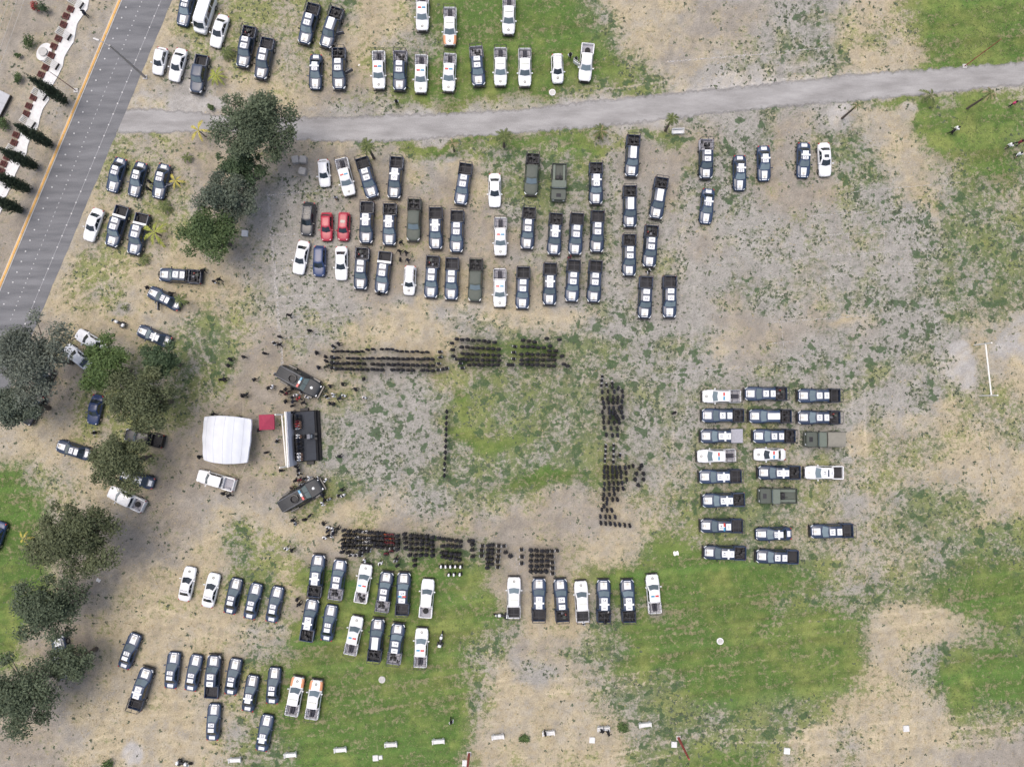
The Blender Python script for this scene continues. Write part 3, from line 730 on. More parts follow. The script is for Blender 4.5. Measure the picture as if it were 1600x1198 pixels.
shrub(28, 122, 9, LM['mid'], 'green shrub near the grey roof at left', 75, 1.2)
shrub(6, 195, 12, LM['mid'], 'shrub below the grey roof at the left edge', 76, 1.2)
shrub(329, 168, 6, LM['mid'], 'small shrub left of the largest tree on the path', 77, .7)
shrub(819, 1151, 9, LM['bright'], 'round green shrub between white benches at the bottom', 78, .5)
shrub(974, 1135, 10, LM['bright'], 'round green shrub between the two rightmost white benches', 79, .5)
shrub(168, 1193, 9, LM['bright'], 'small green shrub at the bottom edge', 80, .7)
# ------------------------------------------------------------------ white walkway with planters and slatted pergolas
outer = [(141, -30), (140, 0), (137, 15), (130, 25), (121, 38), (118, 55), (116, 66), (108, 78), (101, 90), (99, 103), (92, 118), (84, 132), (80, 146), (78, 156), (68, 170), (63, 185), (61, 196), (57, 206), (48, 217), (44, 228), (42, 241), (33, 256), (25, 272), (20, 288), (10, 308), (3, 330), (-10, 350)]
inner = [(124, -30), (122, 0), (117, 10), (111, 22), (105, 36), (101, 50), (97, 60), (90, 74), (84, 88), (81, 98), (74, 112), (67, 126), (61, 142), (57, 152), (50, 166), (46, 180), (42, 192), (36, 202), (31, 212), (27, 224), (22, 236), (13, 252), (7, 266), (0, 284), (-8, 304), (-16, 328), (-28, 350)]
oa = even([at(*p) for p in outer], 110); ia = even([at(*p) for p in inner], 110)
mw = bpy.data.meshes.new('walkway'); n_ = 110
mw.from_pydata([(p.x, p.y, .12) for p in oa] + [(p.x, p.y, .12) for p in ia] + [(p.x, p.y, -.05) for p in oa] + [(p.x, p.y, -.05) for p in ia], [],
               [(i, i + 1, n_ + i + 1, n_ + i) for i in range(n_ - 1)] + [(i + 1, i, 2 * n_ + i, 2 * n_ + i + 1) for i in range(n_ - 1)] + [(n_ + i, n_ + i + 1, 3 * n_ + i + 1, 3 * n_ + i) for i in range(n_ - 1)])
mw.materials.append(M['wconc']); mw.update()
walk = struct(link('walkway', mw))
wk_dir = at(45, 200) - at(115, 40); WANG = math.atan2(wk_dir.y, wk_dir.x)
m_brick = mat('maroon_clay', (.155, .062, .055), .85, noise=.45, nscale=5, var=.15)
m_brk2 = leafmat('maroon_plants', (.060, .018, .020), (.22, .085, .075))
pb_ = MB()
for x0, x1, y0, y1 in [(-.40, .40, -.42, -.35), (-.40, .40, .35, .42), (-.40, -.33, -.35, .35), (.33, .40, -.35, .35)]: pb_.box(x0, x1, y0, y1, 0, .38)
m_pl_rim = pb_.mesh('planter_wall', m_brick); m_pl_soil = MB().box(-.33, .33, -.35, .35, 0, .27).mesh('soil', mat('soil', (.08, .055, .045), .95, noise=.3))
pl_leaf = leaf_cloud('planting', [(rng.uniform(-.22, .22), rng.uniform(-.26, .26), .32, .14, .14, .12) for _ in range(8)], 260, .07, m_brk2, 5)
pls = [(112, 16), (105, 27), (101, 40), (93, 62), (86, 74), (82, 88), (73, 107), (66, 118), (54, 154), (47, 167), (43, 179), (27, 212), (24, 224), (13, 247), (8, 257), (4, 268)]
for i, (x, y) in enumerate(pls):
    t = thing('planter', at(x, y), WANG, f'square maroon planter, {ORD[i]} from top along the white walkway', 'planter', 'maroon planters along the walkway')
    link('planter_wall', m_pl_rim, t); link('soil', m_pl_soil, t); link('planting', pl_leaf, t, rz=rng.choice([0, math.pi]))
slat = MB().box(-1.05, .95, -.04, .04, 0, .06).mesh('slat', mat('slat_grey', (.50, .50, .48), .7, noise=.12, var=.1))
brk = MB().box(.955, 1.0, -.5, .5, .1, .44).mesh('end_bracket', M['trim']); brk2 = MB().box(-1.02, -.94, -.5, .5, 0, .38).mesh('end_support', M['concrete'])
for i, (x, y) in enumerate([(121, 6), (102, 55), (83, 101), (64, 149), (46, 192), (24, 237), (5, 285)]):
    t = thing('slatted_bench', at(x, y) + Vector((0, 0, .12)), R(-32), f'grey slatted bench across the white walkway, {ORD[i]} from top', 'bench', 'slatted benches on the walkway')
    for k in range(5): link('slat', slat, t, (0, -.44 + k * .22, .40))
    link('end_bracket', brk, t); link('end_support', brk2, t)
# oval concrete basin
t = thing('concrete_basin', at(70, 82), R(58), 'pale oval concrete basin with raised disc beside the walkway', 'basin')
link('basin_slab', MB().disc((0, 0, -.05), .95, .22, 28, sx=1.4).mesh('basin_slab', M['wconc'], 40), t)
link('raised_disc', MB().disc((0, 0, .17), .60, .25, 24).mesh('raised_disc', M['concrete'], 40), t, (-.1, 0, 0))
# building roof corner at left
p = at(16, 149, .5)
t = thing('concrete_platform', (p.x, p.y, 0), R(-116), 'pale grey concrete platform corner cut off by the left edge', 'platform')
link('base', MB().box(.06, 9, -6, -.06, -.1, .40).mesh('base', M['concrete']), t)
for k in range(6):
    for q in range(3): link('slab', MB().cbox(k * 1.5, k * 1.5 + 1.47, -6 + q * 2, -6 + q * 2 + 1.97, .402, .50, .015).mesh('slab', mat('platform_concrete', (.40, .41, .43), .8, noise=.12, nscale=2, var=.06)), t)
link('edge_rail', MB().box(-.02, 9, .0, .10, .2, .56).mesh('edge_rail', M['trim']), t)
# wires
mwire = mat('wire', (.45, .43, .40), .6)
for i, (a, b, c, d) in enumerate([(9, 0, -6, 42), (22, -2, -2, 68), (34, -4, -1, 92)]):
    z = 8 + .2 * i; p, q = at(a, b, z), at(c, d, z); dd = (q - p)
    mb = MB(); prev = None; P0 = p - dd * 2; Q0 = q + dd * 2
    for s in range(13):
        u = s / 12; v = P0.lerp(Q0, u) - Vector((0, 0, .5 * (1 - (2 * u - 1) ** 2)))
        if prev: mb.tube(prev, v, .022, .022, 5)
        prev = v
    tag(link('power_line', mb.mesh('power_line', mwire)), f'thin overhead wire, {ORD[i]} from left at the upper left corner', 'wire', 'overhead wires')
# street lamp and poles
def pole(name, bx, by, h, r, material, label, arm=None):
    p = at(bx, by); t = thing(name, p, 0, label, 'pole' if arm is None else 'street lamp')
    link('base_plate', MB().cbox(-.3, .3, -.3, .3, -.05, .12, .03).mesh('base_plate', M['concrete']), t)
    link('shaft', MB().tube((0, 0, 0), (0, 0, h), r, r * .6, 10).mesh('shaft', material, 60), t)
    if arm:
        ax = Vector((arm[0], arm[1], 0))
        link('arm', MB().path([(0, 0, h - .15), tuple(ax * .5 + Vector((0, 0, h + .3))), tuple(ax + Vector((0, 0, h + .4)))], .075, 6).mesh('arm', material), t)
        mb = MB().cbox(-.4, .4, -.13, .13, 0, .14, .04); hd = link('lamp_head', mb.mesh('lamp_head', M['steel']), t, (arm[0] * 1.1, arm[1] * 1.1, h + .36), math.atan2(arm[1], arm[0]))
        link('lens', MB().box(-.25, .25, -.09, .09, -.03, -.002).mesh('lens', M['lampw']), hd)
    return t
pole('street_lamp', 227, 121, 9.0, .20, mat('lamp_pole', (.36, .345, .33), .6, noise=.12), 'tall grey street lamp leaning across the asphalt road', (-1.3, .5))
pole('sign_post', 119, 142, 5.8, .06, mat('brown_steel', (.16, .06, .055), .6), 'thin brown-red post on the verge left of the road')
pole('red_post', 1060, 1152, 6.0, .2, M['redsteel'], 'red steel post near the bottom edge right of centre')
pole('red_post', 733, 1177, 6.0, .2, M['redsteel'], 'red steel post cut by the bottom edge below the white benches')
pole('red_post', 1507, 104, 7.6, .07, M['redsteel'], 'thin red-brown post at the upper edge of the gravel path')
# goals
def goal(b0, b1, hb, hp, lean, label):
    p, q = at(*b0), at(*b1); t = thing('goal_frame', p, 0, label, 'goal'); d = q - p
    outx = lean
    for e in (Vector((0, 0, 0)), d):
        link('post', MB().tube(e + Vector((0, 0, -.1)), e + Vector((0, 0, hb)), .1, .1, 8).tube(e + Vector((0, 0, hb)), e + Vector((outx, 0, hp)), .1, .1, 8).mesh('post', M['whitem'], 60), t)
    link('crossbar', MB().tube(Vector((0, 0, hb)), d + Vector((0, 0, hb)), .1, .1, 8).mesh('crossbar', M['whitem'], 60), t)
goal((1522, 539), (1531, 618), 2.4, 3.7, 0, 'white goal frame standing alone at the right edge of the field')
goal((449.5, 647), (456.5, 726.5), 2.6, 3.8, -.5, 'white goal frame behind the stage backdrop')
# benches, slabs, blocks
bm_ = MB().cbox(-.85, .85, -.28, .22, .36, .48, .03); bseat = bm_.mesh('seat', M['wconc'])
bback = MB().cbox(-.85, .85, .24, .36, .40, .85, .03).mesh('backrest', M['wconc']); bleg = MB().box(-.08, .08, -.25, .30, 0, .36).mesh('leg', M['wconc'])
barm = MB().cbox(-.06, .06, -.28, .24, .48, .68, .02).mesh('armrest', M['wconc'])
bpts = [(367, 1187), (454, 1179), (532, 1171), (611, 1163), (685, 1158), (778, 1151), (857, 1145), (943, 1138), (1008, 1132), (1059, 206)]
for i, (x, y) in enumerate(bpts):
    lb = f'white concrete bench, {ORD[i]} from left in the row along the bottom' if i < 9 else 'lone white concrete bench beside the palm at the gravel path'
    t = thing('park_bench', at(x, y, .4) - Vector((0, 0, .4)), R(rng.uniform(3, 7)) if i < 9 else R(2), lb, 'bench', 'white concrete benches')
    link('seat', bseat, t); link('backrest', bback, t)
    for s in (-.6, .6): link('leg', bleg, t, (s, 0, 0))
    for s in (-.78, .78): link('armrest', barm, t, (s, 0, 0))
for i, (x, y, s, lb) in enumerate([(587, 1183, .75, 'larger of two pale concrete slabs on the grass at the bottom'), (595, 1182, .5, 'smaller of two pale concrete slabs on the grass at the bottom'), (925, 1155, .75, 'pale concrete slab between benches below the bottom bench row'), (1053, 1162, .75, 'pale concrete slab beside the red post at the bottom'),
                               (1229, 1172, .8, 'white concrete slab on the grass right of the red post'), (1415, 1137, .8, 'white concrete slab alone on the straw at lower right'), (727, 1191, .8, 'pale slab beside the red post at the bottom edge'), (383, 365, .85, 'pale square slab right of the tree clump'), (1010, 862 + 270, .0, '')]):
    if s: 
        t = thing('concrete_slab', at(x, y), R(rng.uniform(-6, 6)), lb, 'slab', 'pale concrete slabs')
        link('slab', MB().cbox(-s / 2, s / 2, -s / 2, s / 2, -.05, .22, .03).mesh('slab', M['wconc']), t)
        link('lid', MB().cbox(-s * .38, s * .38, -s * .38, s * .38, .215, .26, .02).mesh('lid', M['wconc']), t)
for (x, y, lb, cc) in [(597, 1061, 'round manhole on the lawn below the parked vehicles', 'concrete'), (1125, 1001, 'pale round manhole alone on the green lawn', 'wconc'), (863, 145, 'round manhole with reddish rim above the gravel path', 'wconc')]:
    t = thing('manhole', at(x, y), 0, lb, 'manhole', 'round manholes')
    link('rim', MB().disc((0, 0, -.05), .46, .17, 20).mesh('rim', M[cc], 40), t); link('cover', MB().disc((0, 0, .12), .34, .04, 18).mesh('cover', M['concrete'], 40), t)
for i, (x, y, a, lb) in enumerate([(462, 250, 8, 'left of two touching stone blocks near the largest tree'), (474, 250, -4, 'right of two touching stone blocks near the largest tree'), (473, 268, -14, 'lower single stone block near the largest tree')]):
    me = MB().cbox(-.5, .5, -.5, .5, -.05, .8, .12).mesh('stone_block', mat('stone', (.40, .38, .35), .9, noise=.25, nscale=3, bump=.4))
    tag(link('stone_block', me, None, at(x, y, .4) - Vector((0, 0, .4)), R(a)), lb, 'block', 'stone blocks')
# plastic litter on the grass
for i, (x, y, a, lb) in enumerate([(1056, 864, 10, 'crumpled white plastic sheet on the grass below the east formation'), (154, 906, -30, 'white plastic chair seat lying near the trees at lower left'), (561, 102, 60, 'pale bottle on the straw between pickups')]):
    mb = MB(); s = [.55, .45, .2][i]; rs = random.Random(i); vs = []; fs = []
    for u in range(5):
        for v in range(4): vs.append(((u / 4 - .5) * s * 1.4 * (1 - .12 * abs(v - 1.5)), (v / 3 - .5) * s * (1 + .2 * math.sin(u * 2.0)), .02 + rs.random() * .16 * s))
    for u in range(4):
        for v in range(3): fs.append((u * 4 + v, u * 4 + v + 1, u * 4 + v + 5, u * 4 + v + 4))
    o = link('plastic_litter', mb.add(vs, fs).mesh('plastic_litter', mat('plastic_white', (.72, .70, .66), .5), 50), None, at(x, y), R(a)); tag(o, lb, 'litter')
# ------------------------------------------------------------------ tents, stage
def tent_white():
    c = at(352, 687, 3.0); t = thing('marquee_tent', (c.x, c.y, 0), R(-3), 'large white marquee tent beside the stage', 'tent')
    W2, D2 = 3.05, 2.85; n = 22; vs = []; fs = []
    for i in range(n + 1):
        for j in range(n + 1):
            u, v = i / n * 2 - 1, j / n * 2 - 1
            x = u * W2 * (1 + .07 * (1 - v * v)) + .12 * v * u; y = v * D2 * (1 + .10 * (1 - u * u))
            ridge = 1 - abs(u - .12) / 1.12
            z = 2.45 + 1.5 * max(0, ridge) ** .75 * (1 - .38 * v * v) + .07 * math.sin(v * 8 + u * 5) * abs(u) + .05 * math.cos(u * 11)
            vs.append((x, y, z))
    for i in range(n):
        for j in range(n): fs.append((i * (n + 1) + j, (i + 1) * (n + 1) + j, (i + 1) * (n + 1) + j + 1, i * (n + 1) + j + 1))
    mt = mat('tent_canvas', (.64, .665, .71), .75, noise=.05, nscale=1.2)
    link('canopy', MB().add(vs, fs).mesh('canopy', mt, 80), t)
    for s_ in range(5):
        i_ = 2 + s_ * 4 + (s_ > 1); sm = MB()
        sm.path([tuple(Vector(vs[i_ * (n + 1) + j]) + Vector((0, 0, .012))) for j in range(n + 1)], .022, 5)
        link('seam', sm.mesh('seam', mat('tent_seam', (.50, .52, .56), .8)), t)
    mb = MB()  # valance all round
    per = [i * (n + 1) for i in range(n + 1)] + [n * (n + 1) + j for j in range(1, n + 1)] + [i * (n + 1) + n for i in range(n - 1, -1, -1)] + [j for j in range(n - 1, 0, -1)]
    ring = [vs[k] for k in per]; low = [(x * 1.015, y * 1.015, z - .28) for x, y, z in ring]
    mb.add(ring + low, [(i, (i + 1) % len(ring), len(ring) + (i + 1) % len(ring), len(ring) + i) for i in range(len(ring))])
    link('valance', mb.mesh('valance', mt), t)
    for sx in (-1, 1):
        for sy in (-1, 1): link('tent_pole', MB().tube((sx * 2.9, sy * 2.7, -.05), (sx * 2.9, sy * 2.7, 2.55), .05, .05, 8).mesh('tent_pole', M['steel']), t)
    for (a, b) in [((-1.9, 2.8, 2.5), (.6, 5.3, 0)), ((2.0, 2.8, 2.5), (.9, 5.3, 0)), ((-2.9, -2.8, 2.5), (1.0, -5.4, 0)), ((1.0, -2.9, 2.5), (1.0, -5.4, 0)), ((2.9, -2.6, 2.4), (1.1, -5.4, 0))]:
        link('guy_rope', MB().tube(a, b, .02, .02, 5).mesh('guy_rope', mat('rope', (.55, .50, .38), .8)), t)
    link('stake', MB().tube((1.0, -5.45, -.2), (1.0, -5.4, .45), .06, .05, 7).mesh('stake', M['trim']), t)
tent_white()
c = at(416, 659.5, 2.4); t = thing('canopy_tent', (c.x, c.y, 0), R(2), 'small crimson pop-up canopy behind the stage', 'tent')
mc = mat('crimson_canvas', (.30, .030, .068), .7, noise=.10, nscale=2); h = 1.02
link('canopy', MB().add([(-h, -h, 2.25), (h, -h, 2.25), (h, h, 2.25), (-h, h, 2.25), (0, 0, 2.75)], [(0, 1, 4), (1, 2, 4), (2, 3, 4), (3, 0, 4)]).mesh('canopy', mc), t)
link('valance', MB().add([(-h, -h, 2.25), (h, -h, 2.25), (h, h, 2.25), (-h, h, 2.25), (-h, -h, 2.0), (h, -h, 2.0), (h, h, 2.0), (-h, h, 2.0)], [(0, 4, 5, 1), (1, 5, 6, 2), (2, 6, 7, 3), (3, 7, 4, 0)]).mesh('valance', mc), t)
for sx in (-1, 1):
    for sy in (-1, 1): link('tent_pole', MB().tube((sx * .97, sy * .97, -.05), (sx * .97, sy * .97, 2.24), .025, .025, 6).mesh('tent_pole', M['steel']), t)
# stage
SZ = 1.0
s0, s1, s2, s3 = at(460, 644.5, SZ), at(491.5, 641.5, SZ), at(493.5, 718, SZ), at(464, 720.5, SZ)
sc_ = (s0 + s1 + s2 + s3) / 4; SROT = math.atan2((s0 - s3).y, (s0 - s3).x) - math.pi / 2
sx_ = ((s1 - s0).length + (s2 - s3).length) / 4; sy_ = ((s0 - s3).length + (s1 - s2).length) / 4
stage = thing('stage', (sc_.x, sc_.y, 0), SROT, 'dark carpeted stage platform facing the formations', 'stage')
m_carpet = mat('stage_carpet', (.038, .043, .053), .9, noise=.12, nscale=2)
for i in range(2):
    for j in range(6):
        x0 = -sx_ + i * sx_; y0 = -sy_ + j * sy_ / 3
        link('deck_panel', MB().box(x0 + .004, x0 + sx_ - .004, y0 + .004, y0 + sy_ / 3 - .004, SZ - .08, SZ - .002 * ((i + j) % 2)).mesh('deck_panel', m_carpet), stage)
link('skirt', MB().box(-sx_ - .02, sx_ + .22, -sy_ - .12, sy_ + .12, 0, SZ - .12).mesh('skirt', mat('black_skirt', (.010, .010, .012), .9)), stage)
link('front_step', MB().cbox(sx_ + .22, sx_ + .55, -sy_ - .08, sy_ + .05, 0, .45, .03).mesh('front_step', MATS['black_skirt']), stage)
link('side_step', MB().cbox(-.7, .4, sy_ + .12, sy_ + .5, 0, .5, .03).mesh('side_step', M['trim']), stage)
link('side_step', MB().cbox(-.2, .8, -sy_ - .6, -sy_ - .12, 0, .45, .03).mesh('side_step', M['trim']), stage)
bd = thing('backdrop', (sc_.x, sc_.y, 0), SROT, 'tall white backdrop banner standing behind the stage', 'backdrop')
link('banner', MB().box(-sx_ - .36, -sx_ - .28, -sy_ - .55, sy_ + .12, .1, 3.5).mesh('banner', mat('banner_white', (.72, .73, .80), .6, noise=.05)), bd)
for k in range(5):
    yy = -sy_ - .5 + k * (2 * sy_ + .55) / 4
    link('truss_post', MB().box(-sx_ - .52, -sx_ - .40, yy - .05, yy + .05, 0, 3.55).mesh('truss_post', M['whitem']), bd)
    link('brace', MB().tube((-sx_ - .46, yy, 3.0), (-sx_ - 1.7, yy, .02), .03, .03, 6).mesh('brace', M['whitem']), bd)
link('top_rail', MB().box(-sx_ - .54, -sx_ - .38, -sy_ - .6, sy_ + .15, 3.55, 3.66).mesh('top_rail', M['whitem']), bd)
# long table on stage and lectern
chs = MB().cbox(-.24, .24, -.24, .24, .40, .46, .03).mesh('seat', M['trim']); chb = MB().cbox(-.28, -.23, -.24, .24, .46, .98, .02).mesh('backrest', M['trim']); chl = MB().box(-.02, .02, -.02, .02, 0, .40).mesh('leg', M['steel'])
for i, y in enumerate([650, 655, 660, 664, 668, 682, 688, 694, 699, 704, 711, 717]):
    q = at(460.5 + (y - 650) * .055, y, SZ + 1.0)
    t = thing('chair', (q.x - .04, q.y, SZ), SROT, f'dark chair on the stage, {ORD[i]} from top of the guest row', 'chair', 'chairs on the stage')
    link('seat', chs, t); link('backrest', chb, t)
    for a in (-.2, .2):
        for b in (-.2, .2): link('leg', chl, t, (a, b, 0))
lp = at(484, 681.5, SZ + .5); lc = thing('lectern', (lp.x, lp.y, SZ), SROT, 'black lectern with white front near the middle of the stage', 'lectern')
link('pedestal', MB().cbox(-.25, .25, -.30, .30, 0, 1.05, .04).mesh('pedestal', M['trim']), lc)
link('reading_top', MB().add([(-.24, -.30, 1.055), (.22, -.30, 1.20), (.22, .30, 1.20), (-.24, .30, 1.055), (-.24, -.30, 1.10), (.22, -.30, 1.25), (.22, .30, 1.25), (-.24, .30, 1.10)], [(3, 2, 1, 0), (4, 5, 6, 7), (0, 1, 5, 4), (1, 2, 6, 5), (2, 3, 7, 6), (3, 0, 4, 7)]).mesh('reading_top', M['ink']), lc)
link('front_panel', MB().box(.252, .27, -.24, .24, .2, 1.0).mesh('front_panel', M['panel']), lc)
for s in (-.6, .6):
    tag(link('stage_speaker', MB().cbox(-.2, .2, -.16, .16, 0, .35, .03).mesh('stage_speaker', M['trim']), None, Vector((lp.x, lp.y, SZ)) + Vector((.75, s * .5, 0)), SROT), 'low black monitor speaker in front of the lectern, ' + ('lower' if s < 0 else 'upper') + ' of two', 'speaker', 'stage monitors')
# ------------------------------------------------------------------ vehicles: front points to local +X
def half_ring(x, w_, zb, zt, crown=.03):
    h = [(0, zb), (w_ - .14, zb), (w_ - .02, zb + .14), (w_, zb + .14 + (zt - zb - .14) * .45), (w_ - .015, zt - .16), (w_ - .055, zt - .06), (w_ - .15, zt), (w_ * .5, zt + crown * .7), (0, zt + crown)]
    return [(x, y, z) for y, z in h] + [(x, -y, z) for y, z in h[-2:0:-1]]
def shell(stations, m_, name='body', extra=None):
    mb = MB()
    mb.rings([half_ring(*s) for s in stations])
    if extra: extra(mb)
    return mb
def gh_ring(x0, x1, w_, z, c, bow=.0):
    """greenhouse ring, x0 rear, x1 front"""
    return [(x0 + c, -w_, z), (x1 - c, -w_, z), (x1 - c * .3, -w_ + c * .8, z), (x1 + bow, 0, z), (x1 - c * .3, w_ - c * .8, z), (x1 - c, w_, z), (x0 + c, w_, z), (x0 + c * .3, w_ - c * .8, z), (x0, 0, z), (x0 + c * .3, -w_ + c * .8, z)]
def greenhouse(mb, xr0, xf0, w0, z0, xr1, xf1, w1, z1, bow=.08):
    mb.rings([gh_ring(xr0, xf0, w0, z0 - .03, .16, bow), gh_ring(xr0, xf0, w0, z0, .16, bow), gh_ring(xr1, xf1, w1, z1 - .04, .13, bow), gh_ring(xr1 + .06, xf1 - .06, w1 - .07, z1, .13, bow), gh_ring(xr1 + .35, xf1 - .3, w1 * .5, z1 + .025, .12, bow)])
def pane(a, b, c, d, off=.012, th=.02):
    """quad a,b,c,d (counter-clockwise from outside) pushed out along its normal with thickness"""
    a, b, c, d = map(Vector, (a, b, c, d)); n = (b - a).cross(d - a).normalized()
    o = [p + n * off for p in (a, b, c, d)]; i = [p - n * th for p in (a, b, c, d)]
    return MB().add(o + i, [(0, 1, 2, 3), (7, 6, 5, 4), (1, 0, 4, 5), (2, 1, 5, 6), (3, 2, 6, 7), (0, 3, 7, 4)])
def lerp3(a, b, t): return tuple(a[i] + (b[i] - a[i]) * t for i in range(3))
def glass_set(E, xr0, xf0, w0, z0, xr1, xf1, w1, z1, bow, pil, gm_='glass_l', rear=True, t0=.08, t1=.9):
    z1 = z1 - .04
    def quad(A0, B0, A1, B1):   # bottom A0->B0, top A1->B1
        return [lerp3(A0, A1, t0), lerp3(B0, B1, t0), lerp3(B0, B1, t1), lerp3(A0, A1, t1)]
    # windscreen as two facets meeting on the centreline
    f = [(xf0 - .05, -w0 + .16, z0), (xf0 + bow, 0, z0), (xf0 - .05, w0 - .16, z0)]
    g = [(xf1 - .04, -w1 + .13, z1), (xf1 + bow, 0, z1), (xf1 - .04, w1 - .13, z1)]
    mb = MB()
    for k in (0, 1):
        q = pane(*quad(f[k], f[k + 1], g[k], g[k + 1]), off=.014); mb.add(q.v, q.f)
    E.append(('windscreen', mb.mesh('windscreen', M[gm_]), []))
    if rear:
        f = [(xr0 + .05, w0 - .17, z0), (xr0, 0, z0), (xr0 + .05, -w0 + .17, z0)]; g = [(xr1 + .04, w1 - .14, z1), (xr1, 0, z1), (xr1 + .04, -w1 + .14, z1)]
        mb = MB()
        for k in (0, 1):
            q = pane(*quad(f[k], f[k + 1], g[k], g[k + 1]), off=.014); mb.add(q.v, q.f)
        E.append(('rear_window', mb.mesh('rear_window', M['glass']), []))
    for sg in (-1, 1):
        B = [(xr0 + .16, sg * w0, z0), (xf0 - .16, sg * w0, z0)]; T = [(xr1 + .13, sg * w1, z1), (xf1 - .13, sg * w1, z1)]
        for u0, u1 in pil:
            b0, b1 = lerp3(B[0], B[1], u0), lerp3(B[0], B[1], u1); a0, a1 = lerp3(T[0], T[1], u0), lerp3(T[0], T[1], u1)
            q = quad(b0, b1, a0, a1) if sg < 0 else quad(b1, b0, a1, a0)
            E.append(('side_window', pane(*q).mesh('side_window', M['glass']), []))
def wheels(E, xs, yw, r=.38, wd=.26):
    mb = MB(); n = 14
    def ring(y, q): return [(math.cos(2 * math.pi * i / n) * q, y, math.sin(2 * math.pi * i / n) * q) for i in range(n)]
    mb.rings([ring(-wd / 2, r * .62), ring(-wd / 2, r * .92), ring(-wd / 2 + .04, r), ring(wd / 2 - .04, r), ring(wd / 2, r * .92), ring(wd / 2, r * .62)])
    tyre = mb.mesh('wheel', M['rubber'], 50)
    rm = MB().rings([ring(-wd / 2 - .006, r * .6), ring(wd / 2 + .006, r * .6)]).mesh('rim', M['rim'], 40)
    for x in xs:
        for sg in (-1, 1): E.append(('wheel', tyre, [('rim', rm, (0, 0, 0))], (x, sg * (yw - wd / 2 + .03), r)))
def strip(x0, x1, hw0, hw1, zf, m_, name, n=4, lift=.012, yc=0.0):
    """painted panel following a surface height zf(x)"""
    mb = MB(); vs = []; fs = []
    for i in range(n + 1):
        x = x0 + (x1 - x0) * i / n; hw = hw0 + (hw1 - hw0) * i / n; z = zf(x)
        vs += [(x, yc - hw, z + lift), (x, yc, z + lift + .006), (x, yc + hw, z + lift), (x, yc - hw, z - .02), (x, yc + hw, z - .02)]
    for i in range(n):
        o = i * 5; fs += [(o, o + 5, o + 6, o + 1), (o + 1, o + 6, o + 7, o + 2), (o + 3, o + 8, o + 5, o), (o + 2, o + 7, o + 9, o + 4)]
    fs += [(0, 1, 2, 4, 3), (n * 5 + 3, n * 5 + 4, n * 5 + 2, n * 5 + 1, n * 5)]
    # keep upward winding
    if x1 > x0: pass
    else: fs = [tuple(reversed(f)) for f in fs]
    return (name, mb.add(vs, fs).mesh(name, m_), [])
def interp(tab):
    xs = [t[0] for t in tab]; zs = [t[1] for t in tab]
    return lambda x: float(np.interp(x, xs, zs))
def ringmark(r, rr, m_, name='emblem', n=14):
    mb = MB(); vs = []; fs = []
    for i in range(n):
        a = 2 * math.pi * i / n; c, s = math.cos(a), math.sin(a)
        vs += [(c * r, s * r, 0), (c * rr, s * rr, 0), (c * r, s * r, .004), (c * rr, s * rr, .004)]
    for i in range(n):
        j = (i + 1) % n; fs += [(i * 4 + 2, j * 4 + 2, j * 4 + 3, i * 4 + 3)][::1]
        fs += [(i * 4, i * 4 + 2, i * 4 + 3, i * 4 + 1)] if False else []
    for f in range(len(fs)): pass
    mb.add(vs, [tuple(reversed(f)) for f in fs]); mb.disc((0, 0, 0), rr * .55, .004, 8)
    return mb.mesh(name, m_)
EM_GOLD = ringmark(.21, .15, M['gold']); EM_GREY = ringmark(.20, .10, M['greyem'])
def textmesh(s, size, m_):
    cu = bpy.data.curves.new('lettering', 'FONT'); cu.body = s; cu.size = size; cu.align_x = 'CENTER'; cu.align_y = 'CENTER'; cu.extrude = .002; cu.offset = .006
    o = bpy.data.objects.new('lettering_tmp', cu); COL.objects.link(o)
    me = bpy.data.meshes.new_from_object(o.evaluated_get(bpy.context.evaluated_depsgraph_get()))
    bpy.data.objects.remove(o); bpy.data.curves.remove(cu)
    me.materials.clear(); me.materials.append(m_); me.name = 'lettering'
    return me
NUMS = [textmesh(s, .52, M['ink']) for s in ('55', '54', '95', '54')]
SMALLT = [textmesh(s, .24, M['ink']) for s in ('5455', '5454', '5495')]
def light_bar(kind, hw=.62):
    mb = MB()
    if kind == 'rb':
        return [MB().cbox(-.11, .11, .05, hw, 0, .12, .03).mesh('light_bar', M['barb']), MB().cbox(-.11, .11, -hw, -.05, 0, .12, .03).mesh('light_bar', M['barr']), MB().cbox(-.10, .10, -.05, .05, 0, .10, .02).mesh('light_bar', M['barw'])]
    if kind == 'pale': return [MB().cbox(-.10, .10, -hw, hw, 0, .12, .03).mesh('light_bar', M['barp'])]
    if kind == 'dark': return [MB().cbox(-.10, .10, -hw, hw, 0, .12, .03).mesh('light_bar', M['ink'])]
    return [MB().cbox(-.12, .12, -hw, hw, 0, .11, .03).mesh('light_bar', M['barw'])]
